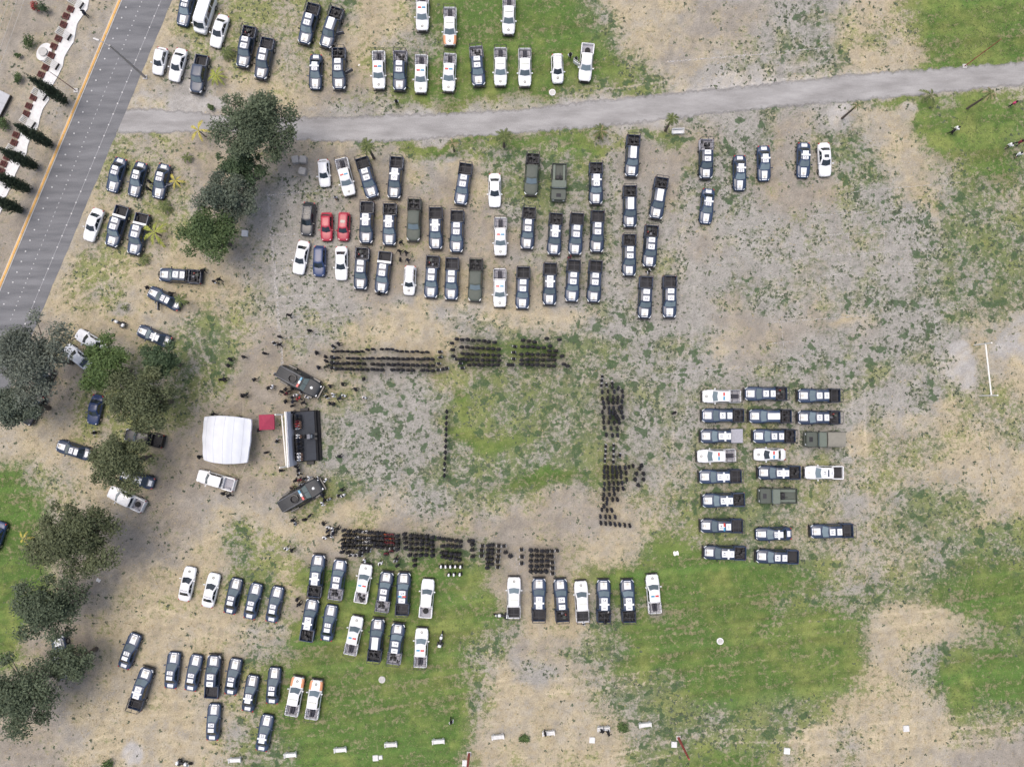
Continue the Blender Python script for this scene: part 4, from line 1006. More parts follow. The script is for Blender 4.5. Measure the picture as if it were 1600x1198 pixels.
def common_front(E, xf, w_, zl, bull=True):
    for sg in (-1, 1):
        mb = MB(); q = [(xf - .03, sg * w_ * .66), (xf - .12, sg * w_ * .80), (xf - .36, sg * w_ * .925), (xf - .36, sg * w_ * .86), (xf - .16, sg * w_ * .74), (xf - .09, sg * w_ * .62)]
        if sg < 0: q = q[::-1]
        mb.rings([[(a, b, zl - .16) for a, b in q], [(a, b, zl + .062) for a, b in q]]); E.append(('headlight', mb.mesh('headlight', M['lampw']), []))
    E.append(('grille', MB().cbox(xf - .03, xf + .035, -w_ * .55, w_ * .55, zl - .34, zl - .02, .02).mesh('grille', M['trim']), []))
    if bull:
        mb = MB().cbox(xf + .01, xf + .14, -w_ * .92, w_ * .92, .42, .66, .04)
        for s in (-.35, .35): mb.box(xf + .10, xf + .16, s - .03, s + .03, .5, .98)
        mb.box(xf + .10, xf + .16, -.4, .4, .92, .98)
        E.append(('bumper', mb.mesh('bumper', M['trim']), []))
    else: E.append(('bumper', MB().cbox(xf - .02, xf + .07, -w_ * .9, w_ * .9, .32, .52, .04).mesh('bumper', M['trim']), []))
def mirrors(E, x, y, z, m_):
    for sg in (-1, 1):
        E.append(('wing_mirror', MB().cbox(x - .07, x + .07, min(sg * y, sg * (y + .24)), max(sg * y, sg * (y + .24)), z, z + .19, .03).mesh('wing_mirror', m_), []))
def pickup(body='white', L=5.8, W=2.0, H=1.86, hood=None, roof=None, bar=None, bed='liner', cage=True, bench=False, big=True, cargo=None, emblem=None, number=None, spare=False, bedpanel=False, side=None, cover=False, bull=True, bed_body=None):
    E = []; w_ = W / 2; f = L / 2; s = L / 5.8
    hb = 1.06 * (H / 1.86); zb = .42
    xw, xf1, xr1, xc = 1.42 * s, .72 * s, -1.08 * s, -1.22 * s
    st = [(f - .0, w_ * .60, zb + .12, hb - .18), (f - .09, w_ * .78, zb, hb - .09), (f - .30, w_ * .90, zb, hb - .02), (f - .8, w_ * .985, zb, hb + .02), (xw + .15, w_, zb, hb + .06), (xw - .2, w_, zb, hb + .08), (0, w_, zb, hb + .09), (xc + .03, w_ * .99, zb, hb + .09), (xc, w_ * .98, zb, hb + .08)]
    zhood = interp([(t[0], t[3] + .02) for t in st[::-1]])
    mb = MB(); mb.rings([half_ring(*t) for t in st])
    z0 = hb + .10; w0, w1 = w_ * .93, w_ * .77
    greenhouse(mb, xc + .02, xw, w0, z0, xr1, xf1, w1, H)
    E.append(('body', mb.mesh('body', M[side or body], 42), []))
    glass_set(E, xc + .02, xw, w0, z0, xr1, xf1, w1, H, .08, [(.03, .44), (.48, .93)])
    # bed
    bz = hb + .12; b0, b1 = -f + .05, xc - .05
    mb = MB()
    for sg in (-1, 1):
        ys = sorted((sg * w_ * .985, sg * (w_ * .985 - .14))); mb.cbox(b0, b1, ys[0], ys[1], zb + .06, bz, .035)
    mb.box(b1 - .07, b1, -w_ * .84, w_ * .84, zb + .06, bz - .01)
    E.append(('cargo_bed', mb.mesh('cargo_bed', M[bed_body or body], 40), []))
    E.append(('tailgate', MB().cbox(b0 - .08, b0 + .0, -w_ * .93, w_ * .93, zb + .1, bz - .02, .025).mesh('tailgate', M[bed_body or body], 40), []))
    mb = MB().box(b0 + .004, b1 - .074, -w_ * .84, w_ * .84, zb + .08, zb + .22)
    for sg in (-1, 1):
        ys = sorted((sg * w_ * .838, sg * w_ * .60)); mb.cbox((b0 + b1) / 2 - .42, (b0 + b1) / 2 + .42, ys[0], ys[1], zb + .2, zb + .46, .05)
    for k in range(5): 
        yy = -w_ * .5 + k * w_ * .25; mb.box(b0 + .02, b1 - .1, yy - .03, yy + .03, zb + .215, zb + .25)
    E.append(('bed_floor', mb.mesh('bed_floor', M[bed]), []))
    if bench:
        mb = MB().cbox(b0 + .25, b1 - .12, -.30, -.03, zb + .22, zb + .72, .04).cbox(b0 + .25, b1 - .12, .03, .30, zb + .22, zb + .72, .04)
        E.append(('bench_seat', mb.mesh('bench_seat', M['bench']), []))
    if cage:
        mb = MB(); zt = H + .12; r = .034 if big else .026; y_ = w_ * .92
        cx = [b0 - .05, b0 + (b1 - b0) * .5, b1 - .05]
        for x in cx: mb.path([(x, -y_, bz - .05), (x, -y_ * .96, zt - .12), (x, -y_ * .86, zt), (x, y_ * .86, zt), (x, y_ * .96, zt - .12), (x, y_, bz - .05)], r, 6)
        for y in (-y_ * .9, 0, y_ * .9): mb.tube((cx[0], y, zt - .02), (cx[2], y, zt - .02), r, r, 6)
        for y in (-y_, y_): mb.tube((cx[0], y * .985, (bz + zt) / 2), (cx[2], y * .985, (bz + zt) / 2), r, r, 6)
        E.append(('roll_cage', mb.mesh('roll_cage', M['cage'], 60), []))
    if cover: E.append(('bed_cover', MB().cbox(b0 - .04, b1 + .03, -w_ * .97, w_ * .97, bz + .003, bz + .06, .03).mesh('bed_cover', M['liner_g']), []))
    if bedpanel: E.append(('rear_panel', MB().cbox(b1 - .34, b1 - .02, -w_ * .97, w_ * .97, bz + .003, bz + .05, .02).mesh('rear_panel', M['panel']), []))
    if cargo:
        rs = random.Random(cargo); mb = MB(); mm = [M['trim'], M['redsteel'], M['olive'], M['ink']]
        for k in range(5 + cargo % 3):
            x = rs.uniform(b0 + .25, b1 - .35); y = rs.uniform(-.55, .55); q = rs.uniform(.10, .24); mb.cbox(x - q, x + q, y - q * .8, y + q * .8, zb + .2, zb + .3 + rs.uniform(.1, .5), .05, mi=k % 4 if cargo % 2 else 0)
        E.append(('gear_bag', mb.mesh('gear_bag', mm, 30), []))
    if spare:
        mb = MB(); n = 16; rg = lambda q, z: [(math.cos(6.28318 * i / n) * q, math.sin(6.28318 * i / n) * q, z) for i in range(n)]
        mb.rings([rg(.2, .0), rg(.36, .0), rg(.39, .06), rg(.39, .18), rg(.36, .24), rg(.2, .24)]); 
        E.append(('spare_wheel', mb.mesh('spare_wheel', M['rubber'], 50), [('rim', MB().disc((0, 0, .02), .19, .2, 12).mesh('rim', M['rim']), (0, 0, 0))], ((b0 + b1) / 2 + .1, 0.02, zb + .24)))
    # livery
    if hood:
        E.append(strip(xw + .22, f - .16, w_ * .46, w_ * .44, zhood, M['panel'], 'hood_panel'))
    if side == 'white2': pass
    hx = (xw + f) / 2 + .15
    if emblem == 'gold': E.append(('emblem', EM_GOLD, [], (hx, 0, zhood(hx) + .035)))
    if emblem == 'grey': E.append(('emblem', EM_GREY, [], (hx, 0, zhood(hx) + .03)))
    zr = lambda x: H + .022
    bx = (xf1 + xr1) / 2 - .05
    if roof == 'split':
        E.append(strip(bx + .14, xf1 - .10, w_ * .44, w_ * .42, zr, M['panel'], 'roof_panel', 2)); E.append(strip(xr1 + .06, bx - .14, w_ * .44, w_ * .44, zr, M['panel'], 'roof_panel', 2))
        if not bar: E.append(('light_bar', MB().cbox(bx - .09, bx + .09, -w_ * .5, w_ * .5, H + .02, H + .13, .03).mesh('light_bar', M['dkblue']), []))
    if roof == 'cross':
        E.append(strip(xr1 + .06, xf1 - .10, w_ * .44, w_ * .42, zr, M['panel'], 'roof_panel', 3))
        for m2 in light_bar('w', w_ * .68): E.append(('light_bar', m2, [], (bx, 0, H + .045)))
    if roof == 'plain': E.append(strip(xr1 + .06, xf1 - .10, w_ * .44, w_ * .42, zr, M['panel'], 'roof_panel', 3))
    if number is not None:
        E.append(('roof_number', NUMS[number % 4], [], (bx + .14 + (xf1 - .10 - bx - .14) / 2, 0, H + .047), -math.pi / 2))
        E.append(('roof_lettering', SMALLT[number % 3], [], (bx - .5, 0, H + .047), -math.pi / 2))
    if bar:
        for m2 in light_bar(bar, w_ * .56): E.append(('light_bar', m2, [], (bx + .12, 0, H + .02)))
    common_front(E, f, w_, hb - .12, bull)
    for sg in (-1, 1): E.append(('tail_light', MB().cbox(b0 - .10, b0 + .06, sg * w_ * .90 - .07, sg * w_ * .90 + .07, bz - .42, bz - .10, .02).mesh('tail_light', M['lampr']), []))
    E.append(('rear_bumper', MB().cbox(b0 - .22, b0 - .09, -w_ * .9, w_ * .9, .42, .62, .03).mesh('rear_bumper', M['trim'] if big else M['steel']), []))
    mirrors(E, xw - .30, w_ * .96, hb + .14, M['trim'] if body != 'white' else M['white'])
    wheels(E, (f - 1.05 * s, -f + 1.32 * s), w_, .40 if big else .37)
    if side == 'orange':
        pass
    return E
def car(body='white', L=4.7, W=1.82, H=1.46, kind='sedan', hood=False, roof=None, trunk=False, sunroof=False, bar=None, rack=False, emblem=None, number=None, dark=False, text=False):
    E = []; w_ = W / 2; f = L / 2; zb = .26; hb = .92 if kind != 'suv' else 1.05
    if kind == 'sedan': xw, xf1, xr1, xr0 = .92, .18, -1.05, -1.62
    elif kind == 'hatch': xw, xf1, xr1, xr0 = .80, .15, -1.35, -f + .28
    else: xw, xf1, xr1, xr0 = .95, .35, -1.75, -f + .22
    sc = L / 4.7
    if kind == 'sedan': xw, xf1, xr1, xr0 = [v * sc for v in (xw, xf1, xr1, xr0)]
    st = [(f, w_ * .62, zb + .16, hb - .30), (f - .10, w_ * .80, zb + .05, hb - .22), (f - .30, w_ * .92, zb, hb - .15), (f - .75, w_ * .98, zb, hb - .07), (xw, w_, zb, hb), (0, w_, zb, hb + .03), (xr0 + .1, w_ * .99, zb, hb + .03), (-f + .45, w_ * .96, zb, hb + .0), (-f + .15, w_ * .88, zb + .04, hb - .05), (-f, w_ * .70, zb + .14, hb - .16)]
    zt = interp([(t[0], t[3] + .02) for t in st[::-1]])
    mb = MB(); mb.rings([half_ring(*t) for t in st])
    z0 = hb + .03; w0, w1 = w_ * .90, w_ * .70
    greenhouse(mb, xr0, xw, w0, z0, xr1, xf1, w1, H, .10)
    E.append(('body', mb.mesh('body', M[body], 45), []))
    glass_set(E, xr0, xw, w0, z0, xr1, xf1, w1, H, .10, [(.10, .46), (.50, .90)], 'glass' if not hood else 'glass_l', True, .06, .92)
    if hood: E.append(strip(xw + .16, f - .14, w_ * .42, w_ * .36, zt, M['panel'], 'hood_panel'))
    if trunk: E.append(strip(-f + .10, xr0 - .10, w_ * .42, w_ * .42, zt, M['panel'], 'trunk_panel', 3))
    bx = (xf1 + xr1) / 2; zr = lambda x: H + .022
    if roof == 'split':
        E.append(strip(bx + .10, xf1 - .06, w_ * .42, w_ * .40, zr, M['panel'], 'roof_panel', 2)); E.append(strip(xr1 + .05, bx - .10, w_ * .42, w_ * .42, zr, M['panel'], 'roof_panel', 2))
        E.append(('light_bar', MB().cbox(bx - .07, bx + .07, -w_ * .5, w_ * .5, H + .02, H + .11, .03).mesh('light_bar', M['dkblue']), []))
    if roof == 'cross':
        E.append(strip(xr1 + .05, xf1 - .06, w_ * .42, w_ * .40, zr, M['panel'], 'roof_panel', 3))
        for m2 in light_bar('w', w_ * .68): E.append(('light_bar', m2, [], (bx, 0, H + .045)))
    if number is not None: E.append(('roof_number', NUMS[number % 4], [], (bx + .10 + (xf1 - .06 - bx - .10) / 2, 0, H + .047), -math.pi / 2))
    if text: E.append(('roof_lettering', textmesh('POLICIA', .26, M['ink']), [], (xr1 + .28, 0, H + .026), -math.pi / 2))
    if bar:
        for m2 in light_bar(bar, w_ * .58): E.append(('light_bar', m2, [], (bx + .1, 0, H + .02)))
    hx = f - .62
    if emblem: E.append(('emblem', EM_GOLD if emblem == 'gold' else EM_GREY, [], (hx, 0, zt(hx) + .04)))
    if sunroof: E.append(('sunroof', MB().cbox(bx - .05, bx + .42, -w_ * .40, w_ * .40, H + .0, H + .035, .05).mesh('sunroof', M['glass']), []))
    if rack:
        mb = MB()
        for sg in (-1, 1): mb.tube((xr1 + .2, sg * w1 * .86, H + .07), (xf1 - .15, sg * w1 * .86, H + .07), .025, .025, 6)
        for k in range(3): mb.tube((xr1 + .35 + k * .5, -w1 * .86, H + .08), (xr1 + .35 + k * .5, w1 * .86, H + .08), .02, .02, 6)
        E.append(('roof_rack', mb.mesh('roof_rack', M['steel']), []))
    common_front(E, f - .06, w_ * .86, hb - .22, False)
    for sg in (-1, 1): E.append(('tail_light', MB().cbox(-f + .02, -f + .26, sg * w_ * .74 - .10, sg * w_ * .74 + .10, hb - .26, hb - .06, .03).mesh('tail_light', M['lampr']), []))
    E.append(('rear_bumper', MB().cbox(-f - .03, -f + .08, -w_ * .66, w_ * .66, .34, .52, .03).mesh('rear_bumper', M['trim']), []))
    mirrors(E, xw - .25, w_ * .95, hb + .04, M[body])
    wheels(E, (f - .85, -f + .88), w_, .33, .22)
    return E
def van():
    E = []; w_ = .97; f = 2.6
    st = [(f, w_ * .72, .42, .95), (f - .12, w_ * .90, .32, 1.05), (f - .45, w_ * .97, .3, 1.15), (1.6, w_, .3, 1.22), (-f + .2, w_, .3, 1.22), (-f, w_ * .95, .34, 1.20)]
    mb = MB(); mb.rings([half_ring(*t) for t in st]); a = (-f + .01, f - .42, .955, 1.24, -f + .12, f - 1.15, .80, 2.2)
    greenhouse(mb, *a, bow=.1); E.append(('body', mb.mesh('body', M['white'], 45), []))
    glass_set(E, a[0], a[1], a[2], a[3], a[4], a[5], a[6], a[7], .1, [(.03, .30), (.33, .70), (.76, .93)], 'glass', True, .10, .75)
    common_front(E, f - .04, w_ * .9, .98, False)
    for sg in (-1, 1): E.append(('tail_light', MB().cbox(-f - .02, -f + .1, sg * .84 - .07, sg * .84 + .07, .9, 1.4, .02).mesh('tail_light', M['lampr']), []))
    E.append(('rear_bumper', MB().cbox(-f - .08, -f + .02, -.85, .85, .34, .52, .03).mesh('rear_bumper', M['trim']), []))
    mirrors(E, 1.75, .95, 1.25, M['white']); wheels(E, (1.65, -1.55), w_, .36, .24); return E
def army_truck(cover=False):
    E = []; w_ = 1.06; L = 5.1; f = L / 2
    mb = MB().cbox(.95, f, -w_, w_, .75, 1.42, .14).cbox(f - .25, f + .12, -w_ * .95, w_ * .95, .62, .95, .06)
    E.append(('body', mb.mesh('body', M['olive'], 30), []))
    E.append(('hood_vent', MB().box(1.65, 2.15, -.34, .34, 1.42, 1.44).mesh('hood_vent', M['liner']), []))
    E.append(('cab', MB().cbox(-.10, .95, -w_ * .98, w_ * .98, .7, 1.95, .10).mesh('cab', M['olive2'], 30), []))
    E.append(('windscreen', MB().box(.952, .975, -w_ * .82, w_ * .82, 1.48, 1.86).mesh('windscreen', M['glass_l']), []))
    for sg in (-1, 1):
        ys = sorted((sg * w_ * .982, sg * (w_ * .982 + .014))); E.append(('side_window', MB().box(.15, .80, ys[0], ys[1], 1.42, 1.82).mesh('side_window', M['glass']), []))
    b1, b0 = -.16, -f
    mb = MB().box(b0, b1, -w_, w_, .78, .92)
    for sg in (-1, 1):
        ys = sorted((sg * w_, sg * (w_ - .10))); mb.cbox(b0, b1, ys[0], ys[1], .92, 1.35, .03)
    E.append(('cargo_bed', mb.mesh('cargo_bed', M['olive']), []))
    E.append(('tailgate', MB().cbox(b0 - .09, b0 - .002, -w_, w_, .80, 1.34, .03).mesh('tailgate', M['olive']), []))
    if cover:
        mb = MB(); rs = []
        for k in range(9):
            x = b0 - .05 + (b1 - b0 + .02) * k / 8; d = .012 * (k % 2)
            prof = [(-w_ * .99, 1.35), (-w_ * .99, 1.85 - d), (-w_ * .85, 2.05 - d), (-w_ * .4, 2.12 - d), (0, 2.14 - d), (w_ * .4, 2.12 - d), (w_ * .85, 2.05 - d), (w_ * .99, 1.85 - d), (w_ * .99, 1.35)]
            rs.append([(x, y, z) for y, z in prof])
        mb.rings(rs); E.append(('canvas_cover', mb.mesh('canvas_cover', M['canvas'], 50), []))
    else:
        for sg in (-1, 1): E.append(('bench_seat', MB().cbox(b0 + .1, b1 - .1, *sorted((sg * .88, sg * .52)), .92, 1.22, .04).mesh('bench_seat', M['olive2']), []))
        mb = MB().cbox(b1 - .75, b1 - .15, -.45, .45, .92, 1.5, .08).tube((b1 - .4, .1, 1.5), (b1 - .4, .1, 2.05), .09, .05, 7).tube((b1 - .9, .1, 1.95), (b1 + .1, .1, 2.05), .05, .04, 6)
        E.append(('gun_mount', mb.mesh('gun_mount', M['trim'], 30), []))
    for sg in (-1, 1):
        E.append(('headlight', MB().cbox(f - .06, f + .03, sg * .72 - .14, sg * .72 + .14, 1.0, 1.28, .04).mesh('headlight', M['lampw']), []))
        E.append(('tail_light', MB().box(b0 - .12, b0 - .092, sg * .85 - .07, sg * .85 + .07, .85, 1.0).mesh('tail_light', M['lampr']), []))
    mirrors(E, .85, w_ * .98, 1.45, M['trim']); wheels(E, (f - .75, -f + .95), w_ + .04, .47, .30); return E
def armoured():
    E = []; w_ = 1.22; f = 3.15
    def sec(x, w0, w1, zb, zm, zt): return [(x, -w0 * .9, zb), (x, -w0, zm), (x, -w1, zt), (x, w1, zt), (x, w0, zm), (x, w0 * .9, zb)]
    mb = MB().rings([sec(-f, .70, .55, .95, 1.45, 2.05), sec(-f + .12, .92, .74, .80, 1.42, 2.28), sec(-f + .5, 1.10, .84, .70, 1.46, 2.40), sec(-1.2, w_, .92, .65, 1.5, 2.48), (sec(.75, w_, .86, .65, 1.5, 2.45)), sec(1.25, w_, 1.05, .65, 1.5, 1.62), sec(2.3, 1.16, 1.0, .7, 1.42, 1.56), sec(f - .32, 1.06, .88, .72, 1.3, 1.46), sec(f - .1, .88, .70, .74, 1.2, 1.33), sec(f, .62, .5, .8, 1.08, 1.2)])
    E.append(('hull', mb.mesh('hull', M['armour'], 25), []))
    # roof plates with raised ribs
    for sg in (-1, 1): E.append(('roof_rail', MB().box(-2.9, .35, *sorted((sg * .80, sg * .76)), 2.42, 2.53).mesh('roof_rail', M['ink']), []))
    for k in range(4): E.append(('roof_rib', MB().box(-2.85, -1.2, -.52 + k * .33, -.46 + k * .33, 2.40, 2.505).mesh('roof_rib', M['armour']), []))
    n = 8; rg = lambda q, z: [(-.62 + math.cos(6.28318 * (i + .5) / n) * q, math.sin(6.28318 * (i + .5) / n) * q, z) for i in range(n)]
    tr = MB().rings([rg(.62, 2.44), rg(.60, 2.80), rg(.50, 2.82), rg(.46, 2.5)])
    E.append(('turret', tr.mesh('turret', M['black']), [('hatch', MB().rings([rg(.44, 2.50), rg(.40, 2.62)]).mesh('hatch', M['trim']), (0, 0, 0))]))
    a, b = (1.22, 1.65), (.80, 2.38)
    for sg in (-1, 1):
        q = pane((a[0], .03 if sg > 0 else -.98, a[1]), (a[0], .98 if sg > 0 else -.03, a[1]), (b[0], .80 if sg > 0 else -.03, b[1]), (b[0], .03 if sg > 0 else -.80, b[1]), .03)
        E.append(('windscreen', q.mesh('windscreen', mat('armour_glass', (.22, .27, .26), .15, spec=.8)), []))
    for u, m2 in ((.5, 'barb'), (0, 'barw'), (-.5, 'barr')): E.append(('light_bar', MB().cbox(.28, .56, u - .245, u + .245, 2.46, 2.62, .03).mesh('light_bar', M[m2]), []))
    for sg in (-1, 1):
        for k in range(2): 
            x = -1.9 + k * 1.3; E.append(('side_window', pane(*[(x, sg * 1.115, 1.8), (x + .7, sg * 1.115, 1.8), (x + .7, sg * 1.0, 2.2), (x, sg * 1.0, 2.2)][::(1 if sg < 0 else -1)], .035).mesh('side_window', M['glass']), []))
        E.append(('fender', MB().cbox(1.35, 2.65, *sorted((sg * 1.10, sg * 1.42)), 1.10, 1.30, .06).mesh('fender', M['black'], 30), []))
        E.append(('fender', MB().cbox(-2.35, -1.05, *sorted((sg * 1.10, sg * 1.40)), 1.12, 1.30, .06).mesh('fender', M['black'], 30), []))
        E.append(('side_step', MB().box(-1.0, 1.25, *sorted((sg * 1.12, sg * 1.36)), .62, .70).mesh('side_step', M['trim']), []))
        E.append(('headlight', MB().cbox(f - .22, f - .04, sg * .72 - .13, sg * .72 + .13, 1.22, 1.37, .03).mesh('headlight', M['lampw']), []))
    # eight-pointed star emblem on the bonnet
    vs = [(2.0 + math.cos(math.pi * i / 8) * (.26 if i % 2 == 0 else .12), math.sin(math.pi * i / 8) * (.26 if i % 2 == 0 else .12), 0) for i in range(16)]
    zz = 1.615
    mb = MB().rings([[(x, y, zz - .02) for x, y, z in vs], [(x, y, zz) for x, y, z in vs]]); E.append(('star_emblem', mb.mesh('star_emblem', M['panel']), []))
    E.append(('bumper', MB().cbox(f - .02, f + .28, -1.05, 1.05, .62, .98, .08).mesh('bumper', M['black']), []))
    mirrors(E, 1.35, 1.18, 1.7, M['trim']); wheels(E, (2.0, -1.7), 1.34, .56, .36); return E
def motorcycle():
    E = []; wd = []
    mb = MB(); n = 16
    def ring(y, q): return [(math.cos(6.28318 * i / n) * q, y, math.sin(6.28318 * i / n) * q) for i in range(n)]
    tyre = MB().rings([ring(-.06, .22), ring(-.07, .30), ring(0, .33), ring(.07, .30), ring(.06, .22)]).mesh('wheel', M['rubber'], 60); hub = MB().rings([ring(-.05, .2), ring(.05, .2)]).mesh('rim', M['rim'])
    for x in (.78, -.72): E.append(('wheel', tyre, [('rim', hub, (0, 0, 0))], (x, 0, .33)))
    E.append(('frame', MB().tube((.75, 0, .36), (.5, 0, 1.02), .045, .045, 6).tube((.5, 0, .9), (-.1, 0, .45), .05, .05, 6).tube((-.1, 0, .45), (-.72, 0, .36), .05, .04, 6).cbox(-.2, .3, -.2, .2, .3, .65, .06).mesh('frame', M['trim'], 40), []))
    E.append(('fuel_tank', MB().cbox(.0, .5, -.2, .2, .66, .98, .10).mesh('fuel_tank', M['white'], 50), []))
    E.append(('saddle', MB().cbox(-.75, .02, -.16, .16, .68, .82, .06).mesh('saddle', M['trim'], 50), []))
    E.append(('top_box', MB().cbox(-1.05, -.72, -.24, .24, .72, 1.08, .06).mesh('top_box', M['white'], 50), []))
    for sg in (-1, 1): E.append(('pannier', MB().cbox(-.95, -.45, *sorted((sg * .20, sg * .44)), .42, .80, .05).mesh('pannier', M['trim'], 50), []))
    E.append(('handlebar', MB().path([(.38, -.42, 1.05), (.52, -.16, 1.06), (.52, .16, 1.06), (.38, .42, 1.05)], .025, 6).mesh('handlebar', M['trim']), []))
    E.append(('windshield', MB().cbox(.60, .66, -.2, .2, .95, 1.3, .02).mesh('windshield', M['glass_l']), []))
    E.append(('headlight', MB().cbox(.66, .78, -.11, .11, .82, 1.0, .03).mesh('headlight', M['lampw']), [])); return E
def open_door(sg, x=.55, y=.98, z0=.5, z1=1.2, col='navy'):
    ang = R(62) * sg; mb = MB(); c, s = math.cos(ang), math.sin(ang)
    o = MB().box(-1.05, 0, -.05, .05, z0, z1).box(-1.0, -.96, -.02, .02, z1, z1 + .5).box(-.30, -.26, -.02, .02, z1, z1 + .35).box(-1.0, -.26, -.02, .02, z1 + .42, z1 + .46)
    o.v = [(x + c * a + s * b, sg * y + -s * a + c * b, z) for a, b, z in o.v]
    return ('open_door', o.mesh('open_door', [M[col]]), [])
# ---- kinds
NV = dict(body='navy', hood=True, emblem='gold')
KINDS = {}
def K(name, f, look, cat, obname): KINDS[name] = [f, look, cat, obname, None]
for i in range(4):
    K(f'np{i}', lambda i=i: pickup(**NV, roof='split', number=i, cage=True, cargo=(3 if i == 1 else 4 if i == 3 else None)), 'navy caged pickup, twin roof panels', 'pickup truck', 'pickup_truck')
K('nx0', lambda: pickup(**NV, roof='cross', number=0, cage=True), 'navy caged pickup, cross-shaped roof marking', 'pickup truck', 'pickup_truck')
K('nx1', lambda: pickup(**NV, roof='cross', number=1, cage=True, cargo=2), 'navy caged pickup, cross-shaped roof marking', 'pickup truck', 'pickup_truck')
K('nl', lambda: pickup(**NV, roof='plain', cage=True, cargo=2), 'navy caged pickup, long roof panel', 'pickup truck', 'pickup_truck')
K('no', lambda: pickup(**NV, roof='split', number=1, cage=False), 'navy pickup with open dark bed', 'pickup truck', 'pickup_truck')
K('nob', lambda: pickup(**NV, roof='split', number=0, cage=False, bedpanel=True), 'navy pickup, white bar across bed', 'pickup truck', 'pickup_truck')
K('nox', lambda: pickup(**NV, roof='cross', number=1, cage=False, cargo=4), 'navy open-bed pickup, cross-shaped roof marking', 'pickup truck', 'pickup_truck')
K('ng', lambda: pickup(L=5.5, **NV, roof='split', number=1, bed='liner_g', cage=True, cargo=2, bed_body='liner_g'), 'navy pickup with pale grey caged bed', 'pickup truck', 'pickup_truck')
K('nrb', lambda: pickup(**NV, roof='split', bar='rb', cage=True, number=1), 'navy pickup, red-blue roof lights', 'pickup truck', 'pickup_truck')
K('nwb', lambda: pickup(**NV, roof='cross', cover=True, spare=True, cage=False, number=0), 'navy pickup with flat white bed cover', 'pickup truck', 'pickup_truck')
K('nwt', lambda: pickup(L=5.3, W=1.9, body='white', hood=True, roof='split', cage=False, emblem='gold', number=1), 'white-edged pickup with dark open bed', 'pickup truck', 'pickup_truck')
WP = dict(body='white', L=5.3, W=1.88, H=1.8, big=False, emblem='grey')
K('wp', lambda: pickup(**WP, bar='rb', bed='liner_g', bench=True, cage=True), 'white pickup, red-blue light bar', 'pickup truck', 'pickup_truck')
K('wpp', lambda: pickup(**WP, bar='pale', bed='liner_g', bench=True, cage=True), 'white pickup with pale light bar', 'pickup truck', 'pickup_truck')
K('wpd', lambda: pickup(**WP, bar='rb', bed='liner_g', cage=False, cargo=4), 'white pickup with cluttered bed', 'pickup truck', 'pickup_truck')
K('wpb', lambda: pickup(**{**WP, 'L': 5.6, 'W': 1.95}, bar='pale', bed='liner', cage=True), 'white pickup with black bed', 'pickup truck', 'pickup_truck')
K('wps', lambda: pickup(**{**WP, 'emblem': None}, bed='liner_g', cage=False, spare=True, bull=False), 'white pickup carrying spare wheel', 'pickup truck', 'pickup_truck')
K('wpc', lambda: pickup(**{**WP, 'emblem': None}, bed='liner_g', cage=False, bull=False), 'white pickup, empty bed', 'pickup truck', 'pickup_truck')
K('op', lambda: pickup(**{**WP, 'body': 'white'}, side=None, bar='pale', bed='liner_g', bench=True, cage=True) + [], 'white pickup with orange front wings', 'pickup truck', 'pickup_truck')
K('olp', lambda: pickup(body='olive', bed='liner', cage=True, cargo=4), 'olive military pickup', 'pickup truck', 'pickup_truck')
K('dbp', lambda: pickup(body='dkblue', cage=False, L=5.3, W=1.9, H=1.8), 'plain dark blue pickup with open bed', 'pickup truck', 'pickup_truck')
K('bkp', lambda: pickup(body='black', cage=False, L=5.3, W=1.9, H=1.8), 'black pickup with red tail edge', 'pickup truck', 'pickup_truck')
for i in range(3): K(f'ns{i}', lambda i=i: car('navy', 5.0, 1.9, 1.5, hood=True, roof='split', trunk=True, emblem='gold', number=i), 'navy sedan with white panels', 'car', 'patrol_car')
K('nsx', lambda: car('navy', 5.0, 1.9, 1.5, hood=True, roof='cross', trunk=True, emblem='gold', number=0), 'navy sedan, cross-shaped roof marking', 'car', 'patrol_car')
K('ws', lambda: car('white', 4.75, 1.82, 1.46), 'white sedan', 'car', 'sedan')
K('wsr', lambda: car('white', 4.75, 1.82, 1.46, sunroof=True), 'white sedan with dark sunroof', 'car', 'sedan')
K('wst', lambda: car('white', 4.75, 1.82, 1.46, text=True, emblem='grey'), 'white sedan with roof lettering', 'car', 'sedan')
K('wsl', lambda: car('white', 4.4, 1.8, 1.5, kind='sedan', bar='rb', emblem='grey'), 'white car, red-blue roof lights', 'car', 'sedan')
K('wh', lambda: car('white', 3.9, 1.7, 1.5, 'hatch'), 'white hatchback', 'car', 'hatchback')
K('wv', lambda: car('white', 4.1, 1.74, 1.66, 'suv', rack=True, emblem='grey'), 'small white utility car with roof rack', 'car', 'utility_car')
K('red', lambda: car('red', 4.0, 1.72, 1.5, 'hatch'), 'plain red hatchback', 'car', 'hatchback')
K('reds', lambda: car('red', 4.0, 1.74, 1.6, 'suv', sunroof=True), 'red utility car with dark sunroof', 'car', 'utility_car')
K('blue', lambda: car('blue', 4.3, 1.8, 1.64, 'suv'), 'plain dark blue utility car', 'car', 'utility_car')
K('bls', lambda: car('blue', 4.2, 1.75, 1.5), 'plain dark blue sedan', 'car', 'sedan')
K('suv', lambda: car('charcoal', 4.7, 1.86, 1.7, 'suv', rack=True), 'charcoal grey sport utility car', 'car', 'utility_car')
K('bk', lambda: car('black', 4.5, 1.8, 1.5), 'black car', 'car', 'sedan')
K('van', van, 'white passenger van', 'van', 'van')
K('olt', lambda: army_truck(False), 'olive truck with open bed', 'truck', 'military_truck')
K('olc', lambda: army_truck(True), 'olive truck, canvas-covered bed', 'truck', 'military_truck')
K('arm', armoured, 'dark armoured vehicle', 'armoured vehicle', 'armoured_vehicle')
